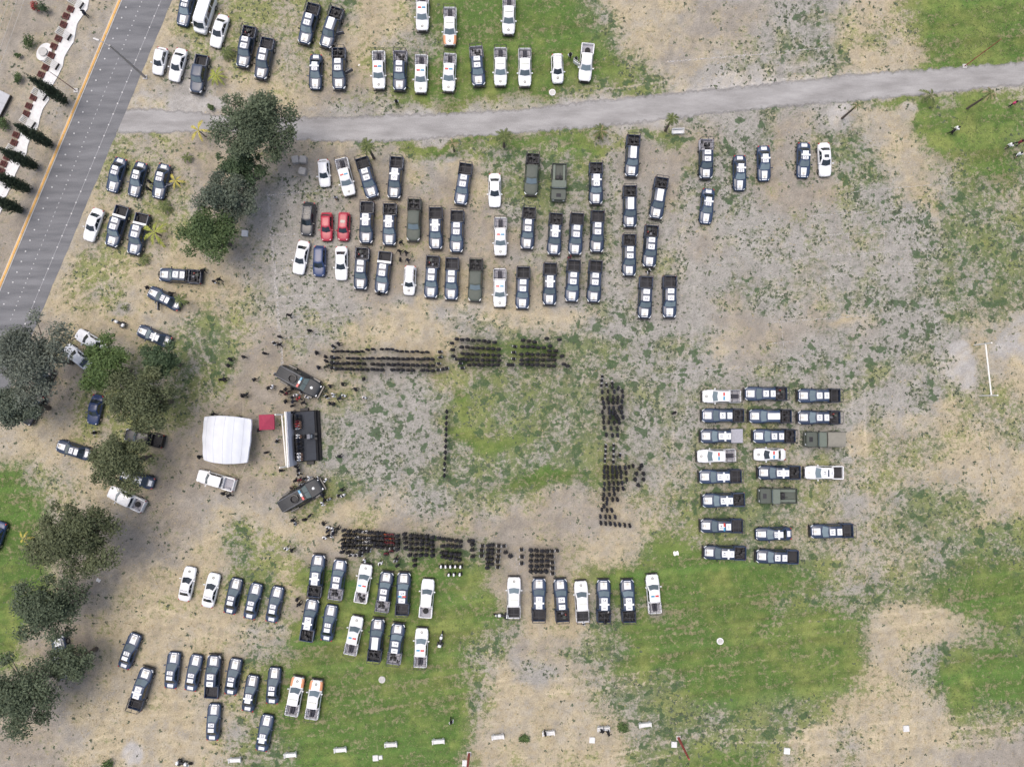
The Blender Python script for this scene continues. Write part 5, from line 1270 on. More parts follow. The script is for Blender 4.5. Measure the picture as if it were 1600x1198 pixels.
K('mc', motorcycle, 'white and black motorcycle', 'motorcycle', 'motorcycle')
def orange_wings(E):
    w_ = .94; f = 2.65; hb = 1.06 * 1.8 / 1.86
    for sg in (-1, 1):
        mb = MB(); vs = []; fs = []; xs = [1.35, 1.75, 2.1, 2.4, 2.56]
        ws = [.93, .925, .91, .87, .80]; zs = [hb + .06, hb + .045, hb + .03, hb + .005, hb - .06]
        for x, ww, z in zip(xs, ws, zs): vs += [(x, sg * (ww + .012), z - .32), (x, sg * (ww + .004), z - .10), (x, sg * (ww - .13), z + .018), (x, sg * (ww - .34), z + .034)]
        for i in range(4):
            for k in range(3): fs.append((i * 4 + k, (i + 1) * 4 + k, (i + 1) * 4 + k + 1, i * 4 + k + 1))
        if sg > 0: fs = [tuple(reversed(q)) for q in fs]
        E.append(('front_wing', mb.add(vs, fs).mesh('front_wing', M['orange'], 60), []))
    return E
def spawn(kind, px, py, dx, dy, label, group, extra=None, z=.85):
    kd = KINDS[kind]
    if kd[4] is None:
        kd[4] = kd[0]()
        if kind == 'op': orange_wings(kd[4])
    p = at(px, py, z); rz = math.atan2(-dy, dx)
    t = thing(kd[3], (p.x, p.y, 0), rz, label, kd[2], group); t.scale = (.975, .965, 1)
    for e in kd[4] + (extra or []):
        o = link(e[0], e[1], t, e[3] if len(e) > 3 else (0, 0, 0), e[4] if len(e) > 4 else 0)
        for sname, sme, sl in e[2]: link(sname, sme, o, sl)
    return t
def row(name, items, group, along='left', key=0):
    items = sorted(items, key=lambda it: it[1 + key])
    for i, it in enumerate(items):
        kind, px, py, dx, dy = it[:5]; ex = it[5] if len(it) > 5 else None
        lb = f'{KINDS[kind][1]}, {ORD[i]} from {along} in {name}'
        spawn(kind, px, py, dx, dy, lb, group, ex)
D = (0, 1)
dr_ = open_door
row('row cut by top edge', [('ns0', 290, 13, -.25, 1), ('van', 320, 24, -.30, 1), ('ws', 342, 48, -.30, 1), ('np0', 483, 38, -.27, 1), ('nl', 518, 44, -.33, 1, [dr_(1)]), ('wp', 660, 19, 0, 1), ('op', 703, 42, 0, 1), ('wpp', 795, 25, -.02, 1)], 'vehicles parked at the top edge')
row('row above gravel path', [('wh', 249, 95, -.22, 1), ('ws', 277, 101, -.27, 1), ('dbp', 311, 116, -.18, 1), ('np1', 385, 74, -.2, 1), ('np0', 413, 92, -.2, 1), ('nsx', 493, 112, -.03, 1), ('np3', 530, 108, 0, 1, [dr_(1)]), ('wp', 592, 110, .01, 1), ('ng', 625, 111, -.02, 1),
     ('wp', 658, 116, -.02, 1), ('wp', 702, 114, -.05, 1), ('ng', 746, 104, .08, 1), ('wpp', 782, 105, 0, 1), ('wpp', 820, 106, 0, 1), ('wv', 871, 107, .03, 1), ('wps', 916, 98, -.1, 1, [dr_(-1, .5, .92, .5, 1.2, 'white')])], 'vehicles parked above the gravel path')
row('first row below path', [('wh', 506, 270, .08, 1), ('wp', 540, 277, .25, 1), ('np2', 574, 278, .3, 1), ('nx0', 618, 278, -.08, 1), ('np0', 724, 288, -.15, 1), ('ws', 773, 297, 0, 1), ('olp', 831, 273, -.06, 1), ('olt', 873, 286, -.03, 1), ('nx1', 931, 287, 0, 1), ('nl', 988, 244, -.06, 1),
     ('ng', 1103, 249, -.01, 1), ('nsx', 1156, 270, 0, 1), ('nsx', 1194, 255, .02, 1), ('nsx', 1256, 250, -.03, 1), ('wsr', 1289, 249, .05, 1)], 'vehicles in the first row below the path')
row('second row below path', [('suv', 481, 342, -.10, 1), ('red', 510, 354, 0, 1), ('reds', 537, 354, -.05, 1), ('nx0', 573, 348, -.03, 1), ('nx1', 609, 351, -.02, 1), ('olp', 647, 344, -.04, 1), ('nx0', 681, 357, 0, 1), ('np0', 714, 362, -.03, 1), ('wp', 782, 370, 0, 1), ('np3', 825, 357, -.06, 1),
     ('nx1', 867, 366, -.06, 1), ('np0', 900, 366, -.06, 1), ('np2', 933, 362, -.03, 1), ('nl', 984, 323, 0, 1), ('nl', 1029, 310, -.16, 1), ('nsx', 1105, 322, -.10, 1)], 'vehicles in the second row below the path')
row('third row below path', [('ws', 470, 402, -.2, 1), ('blue', 499, 408, -.03, 1), ('ws', 533, 411, 0, 1), ('np1', 565, 420, -.06, 1), ('nob', 599, 426, -.11, 1), ('wv', 640, 438, -.06, 1), ('np1', 675, 433, -.06, 1), ('np0', 706, 436, -.03, 1), ('olp', 743, 438, -.04, 1), ('wp', 781, 450, 0, 1),
     ('np0', 817, 450, -.03, 1), ('nx0', 859, 444, -.02, 1), ('np2', 895, 439, -.06, 1), ('np0', 929, 440, -.06, 1), ('np3', 983, 399, -.01, 1), ('np1', 1016, 385, -.07, 1)], 'vehicles in the third row below the path')
row('pair ahead of parking rows', [('np2', 1008, 465, -.05, 1), ('np0', 1046, 464, -.01, 1)], 'vehicles ahead of the parking rows')
row('upper trio beside road', [('ns0', 181, 273, -.30, 1), ('ns1', 214, 280, -.26, 1), ('ns2', 251, 283, -.22, 1, [dr_(1, .5, .93, .35, .95)])], 'vehicles beside the road')
row('lower trio beside road', [('ws', 145, 351, -.35, 1), ('nob', 183, 354, -.30, 1), ('nob', 216, 366, -.24, 1)], 'vehicles beside the road')
G = 'vehicles among the trees'
for kind, px, py, dx, dy, lb in [('np1', 282, 431, -1, -.07, 'navy caged pickup facing left below the tree clump'), ('ns0', 256, 466, -1, -.5, 'navy sedan under a fan palm, facing left with open door'), ('nsx', 240, 525, -1, -.42, 'navy car facing left above the dark green tree'),
      ('ws', 141, 533, -.85, -.5, 'upper white car half hidden by the bright green tree'), ('ws', 121, 558, -.8, -.6, 'lower white car hidden under the bright green tree'), ('bls', 148, 640, -.22, 1, 'plain dark blue sedan left of the wide olive tree'),
      ('ns1', 114, 703, -1, -.30, 'navy car with white panels facing left on straw'), ('bkp', 225, 684, -1, -.20, 'black pickup with red tail edge between two olive trees'), ('wps', 197, 779, -1, -.47, 'white pickup with spare wheel in its bed below the dark olive tree'),
      ('wpc', 337, 750, -1, -.28, 'plain white pickup parked below the white marquee tent'), ('ns2', 213, 748, -1, -.30, 'navy car almost hidden under the dark olive tree'), ('bk', 50, 640, -.5, 1, 'black car in shade under the left edge trees'), ('bk', 64, 598, -.5, 1, 'black car hidden under the large grey tree'),
      ('bls', -6, 838, -.35, 1, 'dark blue car cut off by the left edge on the lawn'), ('nwb', 98, 1026, -.3, -1, 'dark vehicle with white panel under the low spreading tree'), ('ns0', 202, 1017, .36, -1, 'navy sedan alone on the dirt at lower left'), ('nx0', 221, 1075, .30, -1, 'navy caged pickup behind the lone navy sedan at lower left')]:
    spawn(kind, px, py, dx, dy, lb, G, [dr_(1, .5, .93, .35, .95)] if 'open door' in lb else None)
row('upper southwest row', [('wst', 292, 912, .20, -1), ('wst', 329, 922, .22, -1), ('ns0', 364, 931, .22, -1), ('ns1', 395, 939, .22, -1), ('ns2', 429, 944, .20, -1)], 'vehicles in the southwest')
row('lower southwest row', [('ns0', 269, 1047, .10, -1), ('ns1', 302, 1051, .18, -1), ('no', 333, 1056, .06, -1), ('ns2', 364, 1057, .16, -1), ('nsx', 391, 1083, .16, -1), ('ns1', 427, 1071, .08, -1), ('op', 461, 1087, .18, -1), ('op', 491, 1092, .14, -1)], 'vehicles in the southwest')
row('pair at bottom left', [('ns1', 333, 1128, .05, -1), ('nsx', 413, 1145, .18, -1)], 'vehicles in the southwest')
row('row right behind south formation', [('nx1', 495, 899, .10, -1), ('ng', 528, 905, .14, -1), ('wpd', 568, 911, .16, -1), ('ng', 601, 924, .14, -1), ('nrb', 630, 927, .05, -1), ('wps', 667, 934, .08, -1)], 'vehicles behind the south formation')
row('second row behind south formation', [('nox', 484, 968, .16, -1), ('ns0', 514, 973, .16, -1), ('wp', 553, 992, .2, -1), ('nl', 588, 999, .1, -1), ('ng', 619, 1005, .13, -1), ('wp', 658, 1011, .05, -1)], 'vehicles behind the south formation')
row('row of seven, bottom centre', [('wpb', 803, 933, .01, -1), ('nx0', 842, 936, .01, -1), ('np1', 877, 937, -.06, -1), ('wpb', 909, 939, -.06, -1), ('nx1', 943, 938, .0, -1), ('nx1', 981, 938, -.04, -1), ('wp', 1021, 927, -.08, -1)], 'vehicles right of the south formation')
row('left column, east block', [('wp', 1127, 619, -1, 0), ('np3', 1129, 649, -1, 0), ('nwb', 1127, 681, -1, .01), ('wp', 1119, 712, -1, .02), ('nx0', 1125, 744, -1, .02), ('nox', 1130, 781, -1, .03), ('nrb', 1127, 821, -1, 0), ('nox', 1132, 863, -1, -.02)], 'vehicles in the east block', 'top', 1)
row('middle column, east block', [('np1', 1196, 615, -1, 0), ('nl', 1203, 650, -1, 0), ('np3', 1209, 681, -1, 0), ('wsl', 1203, 710, -1, 0), ('nox', 1217, 738, -1, 0), ('olt', 1214, 774, -1, 0), ('nsx', 1209, 834, -1, .02), ('no', 1214, 869, -1, -.02)], 'vehicles in the east block', 'top', 1)
row('right column, east block', [('np0', 1279, 618, -1, 0), ('np1', 1279, 652, -1, 0), ('olc', 1286, 686, -1, 0), ('nwt', 1287, 738, -1, 0), ('np2', 1299, 829, -1, .03)], 'vehicles in the east block', 'top', 1)
spawn('arm', 467, 595, .88, .47, 'dark armoured vehicle with light bar above the stage', 'armoured vehicles', z=1.5)
spawn('arm', 470, 774, .86, -.50, 'dark armoured vehicle with light bar below the stage', 'armoured vehicles', z=1.5)
spawn('mc', 185, 504, -.85, -.45, 'white and black motorcycle below the tiny palm', 'motorcycles', z=.6)
spawn('mc', 689, 998, .2, -1, 'motorcycle on the lawn right of the southern pickups', 'motorcycles', z=.6)
spawn('mc', 288, 1192, 1, .2, 'motorcycle cut by the bottom edge at left', 'motorcycles', z=.6)
spawn('mc', 783, 961, -1, -.1, 'white motorcycle left of the row of seven', 'motorcycles', z=.6)
# ------------------------------------------------------------------ people
PM = dict(skin=mat('skin', (.17, .10, .07), .6), blackc=mat('black_cloth', (.014, .014, .017), .9, var=.25), whitec=mat('white_cloth', (.74, .74, .74), .85, var=.06), navyc=mat('navy_cloth_uniform', (.020, .024, .040), .9, var=.2),
          maroon=mat('maroon_cloth', (.15, .022, .032), .85, var=.3), greyc=mat('grey_cloth', (.30, .31, .33), .85, var=.3), hair=mat('black_hair', (.012, .010, .009), .7), boot=mat('boot_leather', (.012, .012, .012), .5), olivec=mat('olive_cloth', (.06, .07, .045), .9), redc=mat('red_cloth', (.40, .05, .05), .85),
          khaki=mat('khaki_cloth', (.16, .12, .085), .9), orangec=mat('orange_cloth', (.45, .10, .03), .85), pink=mat('pink_cloth', (.55, .06, .16), .85))
def body_mesh(pose, sub=1):
    V, Rr, Ed = [], [], []
    def v(p, r, par=None):
        V.append(p); Rr.append(r if isinstance(r, tuple) else (r, r))
        if par is not None: Ed.append((par, len(V) - 1))
        return len(V) - 1
    sit = pose == 'sit'; dz = -.42 if sit else 0
    pel = v((0, 0, .95 + dz), (.17, .15)); sp = v((0, .0, 1.14 + dz), (.155, .14), pel); ch = v((0, 0, 1.34 + dz), (.195, .185), sp)
    nk = v((0, .0, 1.475 + dz), .062, ch); hd = v((0, .02, 1.56 + dz), (.078, .085), nk); hm = v((0, .02, 1.64 + dz), (.088, .105), hd); v((0, .01, 1.715 + dz), (.062, .075), hm)
    v((0, .125, 1.60 + dz), .014, hd)
    for s in (-1, 1):
        v((s * .092, .01, 1.60 + dz), .014, hd)
        sh = v((s * .185, 0, 1.405 + dz), .09, ch)
        if pose == 'stand': el, wr = (s * .245, -.03, 1.13), (s * .24, .04, .90)
        elif pose == 'hands': el, wr = (s * .26, -.05, 1.14), (s * .07, .20, 1.04)
        elif pose == 'walk': el, wr = (s * .235, .10 * s, 1.14), (s * .225, .26 * s + .03, .96)
        else: el, wr = (s * .24, .06, 1.14 + dz), (s * .15, .30, 1.05 + dz)
        e = v(el, .050, sh); wv_ = v(wr, .034, e); d = (Vector(wr) - Vector(el)).normalized(); pc = Vector(wr) + d * .07
        pm = v(tuple(pc), (.042, .022), wv_)
        sidev = Vector((0, 1, 0)) if abs(d.z) > .5 else Vector((0, 0, 1))
        for k, (off, ln) in enumerate([(-.030, .062), (-.010, .078), (.010, .082), (.030, .070)]):
            q = pc + d * .03 + sidev * off; q2 = v(tuple(q + d * ln * .55), .0095, pm); v(tuple(q + d * ln + Vector((-s * .018, 0, 0))), .008, q2)
        v(tuple(pc - d * .02 + sidev * .055 + d * .03), .010, pm)
        hp = v((s * .095, 0, .88 + dz), .098, pel)
        if pose == 'walk': kn, an = (s * .10, .14 * -s, .50), (s * .10, .20 * -s - .06, .11)
        elif sit: kn, an = (s * .12, .42, .50), (s * .12, .40, .10)
        else: kn, an = (s * .105, .02, .49), (s * .11, -.03, .10)
        k_ = v(kn, .066, hp); a_ = v(an, .046, k_); v((an[0] + s * .015, an[1] + .15, .045), (.046, .040), a_)
    me = bpy.data.meshes.new('person_cage'); me.from_pydata(V, Ed, [])
    o = bpy.data.objects.new('person_tmp', me); COL.objects.link(o)
    md = o.modifiers.new('skin', 'SKIN'); md.use_smooth_shade = True
    for i, d in enumerate(me.skin_vertices[0].data): d.radius = Rr[i]; d.use_root = (i == 0)
    if sub: ms = o.modifiers.new('sub', 'SUBSURF'); ms.levels = sub; ms.render_levels = sub
    out = bpy.data.meshes.new_from_object(o.evaluated_get(bpy.context.evaluated_depsgraph_get()))
    bpy.data.objects.remove(o); bpy.data.meshes.remove(me)
    for q in out.vertices:                      # padded uniform and vest over the trunk
        z = q.co.z - dz
        if .86 < z < 1.46 and not (pose == 'hands' and q.co.y > .14): q.co.y *= 1.28
    return out
BASE = {(p, s): body_mesh(p, s) for p in ('stand', 'hands', 'walk', 'sit') for s in (1,)}
for p in ('stand', 'hands'): BASE[(p, 0)] = body_mesh(p, 0)
OUT = {  # shirt, sleeve, trousers
    'black': ('blackc', 'blackc', 'blackc'), 'navy': ('navyc', 'navyc', 'navyc'), 'white': ('whitec', 'whitec', 'blackc'), 'vest': ('blackc', 'whitec', 'blackc'), 'maroon': ('maroon', 'maroon', 'navyc'), 'grey': ('greyc', 'greyc', 'blackc'),
    'olive': ('olivec', 'olivec', 'olivec'), 'red': ('redc', 'redc', 'navyc'), 'khaki': ('khaki', 'khaki', 'khaki'), 'orange': ('orangec', 'orangec', 'navyc'), 'allwhite': ('whitec', 'whitec', 'whitec'), 'pink': ('pink', 'pink', 'blackc')}
PCACHE = {}
def person_mesh(pose, outfit, sub=1):
    key = (pose, outfit, sub)
    if key in PCACHE: return PCACHE[key]
    me = BASE[(pose, sub)].copy(); me.name = 'person'; me.materials.clear()
    sh, sl, tr = OUT[outfit]
    glove = 'skin' if outfit not in ('black', 'navy', 'vest', 'olive') else 'blackc'
    for k in (sh, sl, tr, 'skin', 'boot', glove, 'hair'): me.materials.append(PM[k])
    dz = -.42 if pose == 'sit' else 0; idx_ = []
    for p in me.polygons:
        c = p.center; z = c.z - dz; ax = abs(c.x); m_ = 0
        if z > 1.47: m_ = 3 if (c.y > .075 and z < 1.66) else 6
        elif pose == 'hands' and c.y > .13 and ax < .14 and z > .95: m_ = 5
        elif pose == 'stand' and ax > .195 and z < .90: m_ = 5
        elif pose == 'walk' and ax > .17 and abs(c.y) > .22 and z > .8 and z < 1.05: m_ = 5
        elif pose == 'sit' and c.y > .31 and z > .95: m_ = 5
        elif (ax > .185 and z > .88) or (pose in ('hands', 'sit') and c.y > .125 and z > .98): m_ = 1
        elif z < .96 and c.z > .13: m_ = 2
        elif c.z <= .13: m_ = 4
        idx_.append(m_)
    me.polygons.foreach_set('material_index', idx_); me.polygons.foreach_set('use_smooth', [True] * len(idx_)); me.update()
    PCACHE[key] = me; return me
def dome(r, z0, name, m_, brim=0.0, ry=1.18):
    mb = MB(); n = 10
    rg = lambda q, z: [(math.cos(6.28318 * i / n) * q, .012 + math.sin(6.28318 * i / n) * q * ry, z) for i in range(n)]
    rs = []
    if brim: rs += [rg(r + brim, z0 - .006), rg(r + brim, z0 + .006)]
    rs += [rg(r * 1.02, z0 + (.01 if brim else -.055)), rg(r * .97, z0 + .05), rg(r * .75, z0 + .10), rg(r * .35, z0 + .125)]
    mb.rings(rs)
    if brim == 0 and name == 'cap': mb.cbox(-.07, .07, .10, .20, z0 - .01, z0 + .012, .01)
    return mb.mesh(name, m_, 60)
HEADS = dict(hair=('hair', dome(.098, 1.64, 'hair', PM['hair'])), cap=('cap', dome(.104, 1.655, 'cap', PM['blackc'])), wcap=('cap', dome(.104, 1.655, 'cap', PM['whitec'])), hat=('hat', dome(.105, 1.66, 'hat', mat('straw_hat', (.62, .56, .45), .9), .14)), whel=('helmet', dome(.142, 1.635, 'helmet', PM['whitec'])), bhel=('helmet', dome(.142, 1.635, 'helmet', PM['blackc'])))
POOL = []
def person(px, py, face, outfit='black', head='cap', pose='stand', z=0.0, label=None, group=None):
    POOL.append((px, py, face, outfit, head, pose, z, label, group))
def emit(t):
    px, py, face, outfit, head, pose, z, label, group = t
    p = at(px, py, z + 1.3); s = rng.uniform(.95, 1.05)
    o = link('person', person_mesh(pose, outfit), None, (p.x, p.y, z), R(face + rng.uniform(-9, 9))); o.scale = (s * 1.13, s * 1.13, s)
    tag(o, label, 'person', group)
    nm, me = HEADS[head]; link(nm, me, o, (0, 0, -.42 if pose == 'sit' else 0))
# --- formations: facing direction 0 = towards the top of the picture(+Y), 180 = bottom
J = lambda a: rng.uniform(-a, a)
CROWD = []   # everything beyond three hundred people stands in one mass
def block(rows_, face, outfit, head, label, group, dest, pose='stand', drop=0.0, jit=.8):
    for rk, (x0, y0, x1, y1, n) in enumerate(rows_):
        vert = abs(y1 - y0) > abs(x1 - x0)
        for i in range(n):
            if rng.random() < drop: continue
            t = i / max(1, n - 1)
            oc = outfit if isinstance(outfit, str) else rng.choice(outfit); hc = head if isinstance(head, str) else rng.choice(head)
            dest.append((x0 + (x1 - x0) * t + J(jit), y0 + (y1 - y0) * t + J(jit * .7), face, oc, hc, pose if isinstance(pose, str) else rng.choice(pose), 0, f'{label}, {ORD[rk]} ' + ('file' if vert else 'row') + f', {ORD[i]} from ' + ('top' if vert else 'left'), group))
DK = ['black', 'black', 'navy']; HD = ['cap', 'bhel', 'hair', 'bhel']
g = 'people of the north formation'
block([(520, 549, 566, 549, 7), (574, 546, 612, 545, 6), (620, 548, 668, 550, 7), (520, 559, 676, 561, 21), (520, 567, 676, 571, 21), (526, 576, 676, 579, 20)], 180, DK, HD, 'person in dark uniform, north formation left part', g, POOL, drop=.03)
block([(714, 529, 772, 534, 8), (722, 542, 779, 545, 8), (722, 552, 779, 555, 8), (720, 561, 779, 563, 8), (732, 570, 778, 570, 7)], 180, DK, HD, 'person in dark uniform, north formation middle part', g, POOL, drop=.02)
block([(817, 531, 836, 534, 3), (816, 541, 850, 543, 5), (815, 553, 867, 554, 7), (815, 562, 866, 562, 7), (815, 569, 866, 571, 7), (859, 548, 868, 548, 2)], 180, DK + ['maroon'] * 0, HD, 'person in dark uniform, north formation right part', g, POOL, drop=.02)
block([(519, 557, 519, 575, 3), (688, 549, 685, 577, 4), (692, 576, 697, 575, 2), (713, 561, 724, 561, 3), (720, 567, 722, 574, 2), (804, 541, 802, 570, 4), (795, 570, 799, 570, 2)], 180, 'vest', 'cap', 'person with white sleeves, north formation', g, POOL)
block([(881, 569, 888, 571, 2), (879, 556, 879, 556, 1), (854, 528, 854, 528, 1), (874, 530, 874, 530, 1), (860, 540, 860, 540, 1), (706, 536, 708, 556, 3)], 180, DK, HD, 'loose person at north formation edge', g, POOL)
g = 'people of the east formation'
block([(957, 605, 966, 607, 2), (942, 612, 960, 612, 3), (942, 622, 966, 621, 4), (943, 629, 966, 629, 4), (944, 637, 967, 637, 4), (942, 644, 972, 644, 4), (943, 652, 974, 652, 4), (944, 660, 968, 660, 4), (945, 668, 965, 670, 3), (973, 611, 972, 644, 5), (948, 679, 966, 680, 3), (958, 645, 968, 655, 4)], 270 - 180, DK, HD, 'person in dark uniform, east formation upper part', g, POOL)
block([(941, 588, 940, 602, 3), (948, 601, 957, 599, 2), (946, 697, 946, 720, 4), (959, 696, 959, 721, 4), (969, 711, 969, 711, 1)], 90, 'vest', 'cap', 'person with white sleeves, east formation', g, POOL)
block([(945, 730, 969, 730, 5), (944, 737, 970, 738, 5), (944, 745, 970, 745, 5), (945, 756, 973, 755, 5), (944, 764, 974, 764, 5), (943, 773, 961, 772, 3), (942, 780, 965, 780, 4), (977, 731, 990, 728, 3), (979, 739, 979, 749, 2), (944, 791, 948, 787, 2), (941, 797, 956, 797, 3), (939, 807, 961, 808, 4), (939, 817, 984, 822, 7)], 90, DK, HD, 'person in dark uniform, east formation lower part', g, POOL)
for qi, q in enumerate([(1003, 727), (1000, 732), (995, 740), (1006, 740), (993, 749), (1006, 749), (998, 758)]): person(q[0], q[1], 90, 'black', 'bhel', 'hands', 0, f'person in black, loose group right of east formation, {ORD[qi]} counted downwards', g)
for i in range(12): person(698 - .3 * i - (.8 if i > 8 else 0), 643 + i * 9.1, 90, 'vest' if i == 10 else 'black', 'cap', 'stand', 0, 'person with white sleeves in the single file facing the stage' if i == 10 else f'person in black in single file facing the stage, {ORD[i]} from top', 'people of the single file')
# stage guests
for i, (y, of) in enumerate([(650, 'navy'), (655, 'black'), (660, 'maroon'), (664, 'red'), (668, 'grey'), (682, 'white'), (688, 'navy'), (694, 'black'), (699, 'navy'), (704, 'black'), (711, 'white'), (717, 'white')]):
    person(460.5 + (y - 650) * .055, y, -90, of, 'hair', 'sit', 1.0, f'person in {of} seated at the stage table, {ORD[i]} from top', 'guests on the stage')
person(476, 682, -90, 'black', 'hair', 'hands', 1.0, 'person in black speaking at the stage lectern', 'guests on the stage')
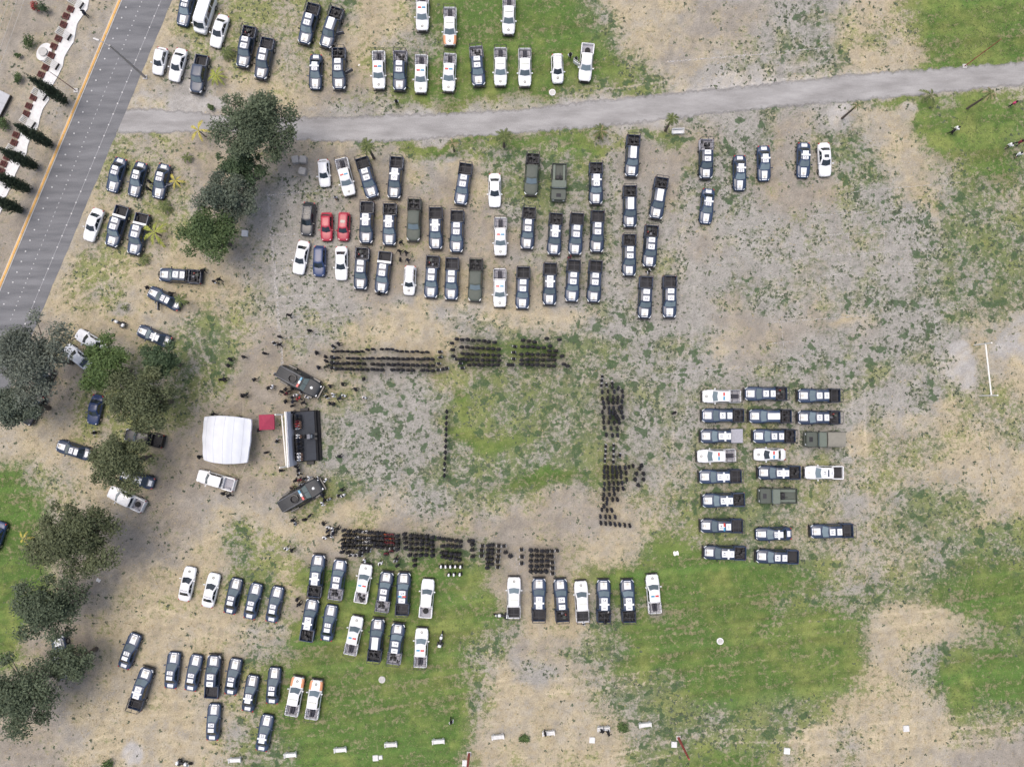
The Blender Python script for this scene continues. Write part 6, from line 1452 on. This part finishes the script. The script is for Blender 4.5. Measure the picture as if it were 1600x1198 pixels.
# loose people
L = [(473, 629, 'black', 'above the stage steps'), (457, 644, 'navy', 'at the upper end of the backdrop'), (462, 729, 'black', 'just below the stage corner'), (465, 735, 'black', 'second below the stage corner'), (466, 741, 'vest', 'third below the stage corner'), (439, 735, 'black', 'left below the goal frame'),
     (432, 689, 'vest', 'behind the goal frame, upper'), (415, 707, 'black', 'behind the goal frame, lower'), (530, 713, 'black', 'alone in front of the stage'), (413, 552, 'black', 'alone left of the upper armoured vehicle'), (428, 536, 'vest', 'on the chalk line, left of a pair'), (436, 538, 'black', 'on the chalk line, right of a pair'),
     (436, 526, 'black', 'above the pair on the chalk line'), (451, 492, 'black', 'alone in the open below the parked cars'), (483, 516, 'black', 'alone above the north formation'), (494, 551, 'black', 'at the left end of the north formation'), (508, 557, 'black', 'first officer left of the north rows'), (509, 564, 'black', 'second officer left of the north rows'),
     (497, 574, 'navy', 'beside the front of the upper armoured vehicle'), (508, 573, 'olive', 'third officer left of the north rows'), (514, 571, 'olive', 'fourth officer left of the north rows'), (520, 541, 'vest', 'behind the north rows at left'), (529, 537, 'black', 'behind the north rows, second from left'), (568, 592, 'black', 'alone below the north rows'),
     (515, 603, 'black', 'right of the upper armoured vehicle, upper'), (535, 600, 'black', 'right of the upper armoured vehicle, farther'), (555, 608, 'black', 'bent alone right of the upper armoured vehicle'), (520, 617, 'allwhite', 'in white shirt right of the upper armoured vehicle'), (510, 620, 'vest', 'left of the person in white shirt'), (537, 618, 'white', 'right of the person in white shirt'), (530, 622, 'navy', 'crouched in a pair by the person in white shirt'),
     (569, 621, 'white', 'in white walking alone in front of the stage field'), (515, 630, 'black', 'left of a crouched pair above the stage'), (520, 631, 'black', 'right of a crouched pair above the stage'), (508, 611, 'olive', 'near the nose of the upper armoured vehicle'), (425, 604, 'white', 'in white at the tail of the upper armoured vehicle'), (419, 606, 'black', 'next to the person in white by the armoured tail'), (430, 585, 'grey', 'behind the upper armoured vehicle'),
     (440, 612, 'black', 'left in the crowd below the upper armoured vehicle'), (446, 608, 'black', 'second in the crowd below the upper armoured vehicle'), (451, 612, 'khaki', 'in khaki below the upper armoured vehicle'), (456, 607, 'black', 'pressed to the side of the upper armoured vehicle'), (446, 615, 'maroon', 'in maroon below the upper armoured vehicle'), (462, 617, 'white', 'in white below the upper armoured vehicle'), (466, 622, 'red', 'in red below the upper armoured vehicle'), (456, 620, 'vest', 'in vest below the upper armoured vehicle'),
     (479, 620, 'allwhite', 'in all white at the armoured front wheel'), (471, 612, 'vest', 'beside the armoured front door'), (446, 627, 'black', 'left of three below the armoured crowd'), (457, 627, 'navy', 'middle of three below the armoured crowd'), (456, 634, 'black', 'lowest of three below the armoured crowd'),
     (461, 751, 'black', 'left above the lower armoured vehicle'), (468, 750, 'maroon', 'in maroon above the lower armoured vehicle'), (475, 748, 'vest', 'in vest above the lower armoured vehicle'), (482, 747, 'allwhite', 'in all white above the lower armoured vehicle'), (495, 748, 'vest', 'right end of the group above the lower armoured vehicle'), (508, 750, 'white', 'in white ahead of the lower armoured vehicle'), (470, 757, 'grey', 'in pale blue beside the lower armoured vehicle'),
     (456, 762, 'khaki', 'in khaki left of the lower armoured vehicle'), (464, 763, 'black', 'at the rear side of the lower armoured vehicle'), (503, 774, 'navy', 'near the nose of the lower armoured vehicle'), (503, 787, 'white', 'in white below the nose of the lower armoured vehicle'), (514, 780, 'grey', 'in grey ahead of the lower armoured vehicle'), (506, 781, 'black', 'between the ones in white and grey'), (536, 774, 'white', 'in white right of the lower armoured vehicle'),
     (529, 774, 'vest', 'left of the one in white beside the grass'), (534, 765, 'black', 'above the one in white beside the grass'), (457, 813, 'black', 'left of three below the lower armoured vehicle'), (461, 818, 'grey', 'in grey of three below the lower armoured vehicle'), (475, 812, 'black', 'crouched right of three below the lower armoured vehicle'), (483, 806, 'navy', 'rightmost walking below the lower armoured vehicle'),
     (447, 857, 'white', 'in white walking on the straw at left of the south formation'), (455, 860, 'black', 'walking behind the one in white on the straw'), (505, 818, 'black', 'first of the press group at lower left'), (512, 824, 'white', 'in white of the press group'), (519, 827, 'white', 'in white second of the press group'), (511, 830, 'navy', 'in navy of the press group'), (520, 833, 'navy', 'in navy lower of the press group'), (518, 836, 'white', 'in white lowest of the press group'), (507, 840, 'white', 'in white at the lower left of the press group'), (527, 826, 'black', 'rightmost of the press group'), (513, 837, 'black', 'in black at the centre of the press group'),
     (569, 876, 'white', 'in white leaning on the white pickup front'), (594, 880, 'white', 'in white on the grass behind the south formation'), (619, 873, 'black', 'in the column behind the maroon group, upper'), (618, 876, 'grey', 'in grey behind the maroon group'), (620, 884, 'black', 'in the column behind the maroon group, lower'), (464, 937, 'black', 'left of two beside the navy pickups'), (467, 944, 'black', 'right of two beside the navy pickups'),
     (382, 617, 'black', 'left of the upper armoured crowd on the straw'), (356, 571, 'black', 'right in the loose group left of the field'), (359, 561, 'black', 'top of the loose group left of the field'), (345, 593, 'black', 'bottom of the loose group left of the field'), (350, 592, 'black', 'bottom right of the loose group left of the field'), (380, 557, 'black', 'alone right of the loose group'), (397, 593, 'black', 'alone near the field corner'),
     (334, 440, 'vest', 'left of two near the navy pickup below the trees'), (341, 436, 'black', 'right of two near the navy pickup below the trees'), (316, 422, 'black', 'standing at the tailgate of the navy pickup'), (229, 449, 'black', 'in front of the navy car under the palm'), (266, 458, 'black', 'at the open door of the navy car under the palm'),
     (378, 618, 'black', 'above the guy ropes of the marquee'), (332, 647, 'black', 'at the upper left guy rope of the marquee'), (373, 652, 'black', 'at the upper right guy rope of the marquee'), (386, 661, 'vest', 'at the right corner of the marquee'), (310, 714, 'black', 'at the lower left corner of the marquee'), (348, 771, 'black', 'left of two at the tailgate of the white pickup'), (357, 774, 'black', 'right of two at the tailgate of the white pickup'), (404, 672, 'black', 'at the corner of the crimson canopy'),
     (147, 676, 'vest', 'between the blue sedan and the navy car'), (619, 158, 'vest', 'on the grass below the white pickups'), (891, 85, 'vest', 'left of two by the white pickup with open door'), (900, 91, 'vest', 'right of two by the white pickup with open door'), (1491, 204, 'black', 'in black on the grass in the upper right'), (1497, 200, 'allwhite', 'in white on the grass in the upper right'), (1587, 160, 'pink', 'in pink at the upper right edge'), (1581, 226, 'white', 'in white near the right edge, upper'), (1594, 240, 'white', 'in white near the right edge, lower'), (1596, 221, 'maroon', 'in red near the right edge'),
     (1054, 645, 'black', 'alone between the formation and the east block'), (852, 1147, 'black', 'on the white bench at bottom centre'), (941, 1143, 'black', 'left of two at a white bench'), (951, 1146, 'black', 'right of two at a white bench'), (705, 1128, 'vest', 'walking on the lawn at the bottom'), (1014, 424, 'vest', 'between two navy pickups in the third row'), (890, 402, 'maroon', 'between the pickup rows'), (524, 308, 'grey', 'in grey left of the parking rows'),
     (626, 378, 'black', 'uppermost in the group between the parking rows'), (624, 392, 'black', 'left in the group between the parking rows'), (634, 394, 'black', 'right in the group between the parking rows'), (625, 405, 'black', 'lower left in the group between the parking rows'), (637, 406, 'navy', 'lower right in the group between the parking rows'), (946, 972, 'black', 'at the tailgates of the row of seven'), (953, 958, 'vest', 'standing in a pickup bed of the row of seven'), (912, 974, 'white', 'in white behind the white pickup with black bed'), (592, 458, 'black', 'in front of a navy pickup in the third row'), (232, 283, 'black', 'upper of two between the navy cars beside the road'), (230, 294, 'black', 'lower of two between the navy cars beside the road'), (130, 19, 'navy', 'in dark blue on the white walkway')]
seenl = {}
for (x, y, of, where) in L:
    w0_ = 'person ' + ('' if where.startswith('in ') else {'black': 'in black ', 'navy': 'in navy ', 'vest': 'with white sleeves ', 'olive': 'in olive ', 'white': 'in white shirt ', 'grey': 'in grey ', 'maroon': 'in maroon ', 'khaki': 'in khaki ', 'allwhite': 'in white ', 'pink': 'in pink ', 'red': 'in red '}[of]) + where
    person(x, y, rng.uniform(0, 360), of, rng.choice(['hair', 'cap', 'hair']), rng.choice(['stand', 'walk', 'hands', 'walk']), 0, w0_, 'people standing about')
# south formation
SF = []
g = 'people of the south formation'
block([(537, 829, 553, 830, 3), (537, 836, 553, 837, 3), (536, 843, 553, 844, 3), (536, 849, 552, 850, 3), (535, 855, 551, 856, 3), (534, 863, 543, 864, 2), (580, 832, 597, 834, 4), (580, 840, 597, 841, 4), (581, 847, 596, 848, 4), (586, 853, 596, 855, 3)], 0, DK, HD, 'x', g, SF)
block([(557, 830, 576, 832, 4), (558, 840, 576, 841, 4), (557, 848, 576, 848, 4), (557, 856, 576, 856, 4), (563, 862, 576, 861, 3), (548, 867, 563, 868, 3)], 0, ['vest', 'vest', 'white'], 'cap', 'x', g, SF)
block([(600, 836, 612, 836, 3), (600, 842, 613, 843, 4), (601, 849, 613, 850, 3), (599, 856, 612, 856, 3), (603, 866, 611, 862, 2)], 0, ['maroon', 'maroon', 'maroon', 'vest', 'orange'], 'hair', 'x', g, SF)
block([(621, 838, 621, 858, 4), (631, 834, 634, 856, 4), (642, 836, 666, 838, 4), (641, 843, 667, 844, 4), (642, 850, 667, 851, 4), (641, 858, 666, 859, 4), (640, 867, 666, 868, 4), (648, 876, 648, 884, 2), (675, 840, 675, 868, 5)], 0, DK, HD, 'x', g, SF)
block([(686, 841, 719, 846, 6), (692, 853, 719, 854, 5), (691, 863, 718, 866, 5), (691, 870, 718, 875, 5)], 0, DK, HD, 'x', g, SF)
block([(689, 885, 719, 885, 5), (701, 898, 718, 897, 3)], 0, 'black', 'wcap', 'x', g, SF)
block([(733, 845, 738, 845, 2), (738, 851, 738, 859, 2), (738, 870, 738, 870, 1), (763, 852, 769, 852, 2), (763, 859, 769, 859, 2), (763, 866, 769, 866, 2), (762, 873, 768, 873, 2), (762, 881, 768, 882, 2), (761, 888, 761, 888, 1), (790, 863, 798, 869, 2)], 0, DK, HD, 'x', g, SF)
block([(753, 853, 753, 868, 3), (779, 853, 777, 886, 5), (788, 853, 788, 853, 1), (815, 859, 815, 881, 3), (863, 861, 864, 897, 5), (870, 861, 870, 861, 1)], 0, 'vest', 'hair', 'x', g, SF)
block([(830, 860, 855, 861, 4), (830, 868, 856, 869, 4), (830, 876, 856, 877, 4), (830, 885, 856, 885, 4), (829, 893, 854, 893, 4)], 0, DK, HD, 'x', g, SF)
LIM = 310
keep, rest = [], list(SF)
loose = [t for t in POOL if t[8] in ('people standing about', 'guests on the stage', 'people of the single file', 'people of the east formation')]
other = [t for t in POOL if t not in loose]
keep = loose + other[:max(0, LIM - len(loose))]; rest += other[max(0, LIM - len(loose)):]
for t in keep: emit(t)
# remaining ranks as one mass
vs_, fs_, mi_ = [], [], []; slots = ['blackc', 'navyc', 'whitec', 'maroon', 'skin', 'boot', 'hair', 'orangec']; sid = {k: i for i, k in enumerate(slots)}
voff = 0; VA, FA = [], []
cm_v = []; cm_f = []; cm_m = []
HV = {k: ([(v.co.x * 1.22, v.co.y * 1.22, v.co.z * 1.02) for v in me.vertices], [tuple(p.vertices) for p in me.polygons]) for k, (nm, me) in HEADS.items()}
for (px, py, face, of, hd_, pose, z, lb, gp) in rest:
    if of in ('grey', 'white'): of = 'white'
    p = at(px, py, 1.3); s = rng.uniform(.95, 1.05); a = R(face + rng.uniform(-9, 9)); c_, s_ = math.cos(a), math.sin(a)
    me = person_mesh('stand' if pose not in ('stand', 'hands') else pose, of, 0)
    co = np.empty(len(me.vertices) * 3, dtype=np.float32); me.vertices.foreach_get('co', co); co = co.reshape(-1, 3)
    names = list(OUT[of]) + ['skin', 'boot', 'blackc', 'hair']; o0 = len(cm_v)
    for x, y, zz in co: cm_v.append((p.x + (x * 1.13 * c_ - y * 1.13 * s_) * s, p.y + (x * 1.13 * s_ + y * 1.13 * c_) * s, zz * s))
    for q in me.polygons: cm_f.append(tuple(i + o0 for i in q.vertices)); cm_m.append(sid[names[q.material_index]])
    hv, hf = HV[hd_]; o0 = len(cm_v)
    for x, y, zz in hv: cm_v.append((p.x + (x * 1.13 * c_ - y * 1.13 * s_) * s, p.y + (x * 1.13 * s_ + y * 1.13 * c_) * s, zz * s))
    for q in hf: cm_f.append(tuple(i + o0 for i in q)); cm_m.append(sid['hair' if hd_ == 'hair' else 'whitec' if hd_ == 'wcap' else 'blackc'])
mc_ = bpy.data.meshes.new('crowd'); mc_.from_pydata(cm_v, [], cm_f)
for k in slots: mc_.materials.append(PM[k])
mc_.polygons.foreach_set('material_index', cm_m); mc_.polygons.foreach_set('use_smooth', [True] * len(cm_m)); mc_.update()
tag(struct(link('crowd', mc_), 'stuff'), 'massed ranks of uniformed people standing in the south formation', 'crowd')
print('PEOPLE', len(keep), 'individual', len(rest), 'in mass', 'OBJECTS', len(bpy.data.objects))

for o in bpy.data.objects:
    if o.get('label') and not (4 <= len(o['label'].split()) <= 16): print('LABEL', len(o['label'].split()), o['label'])
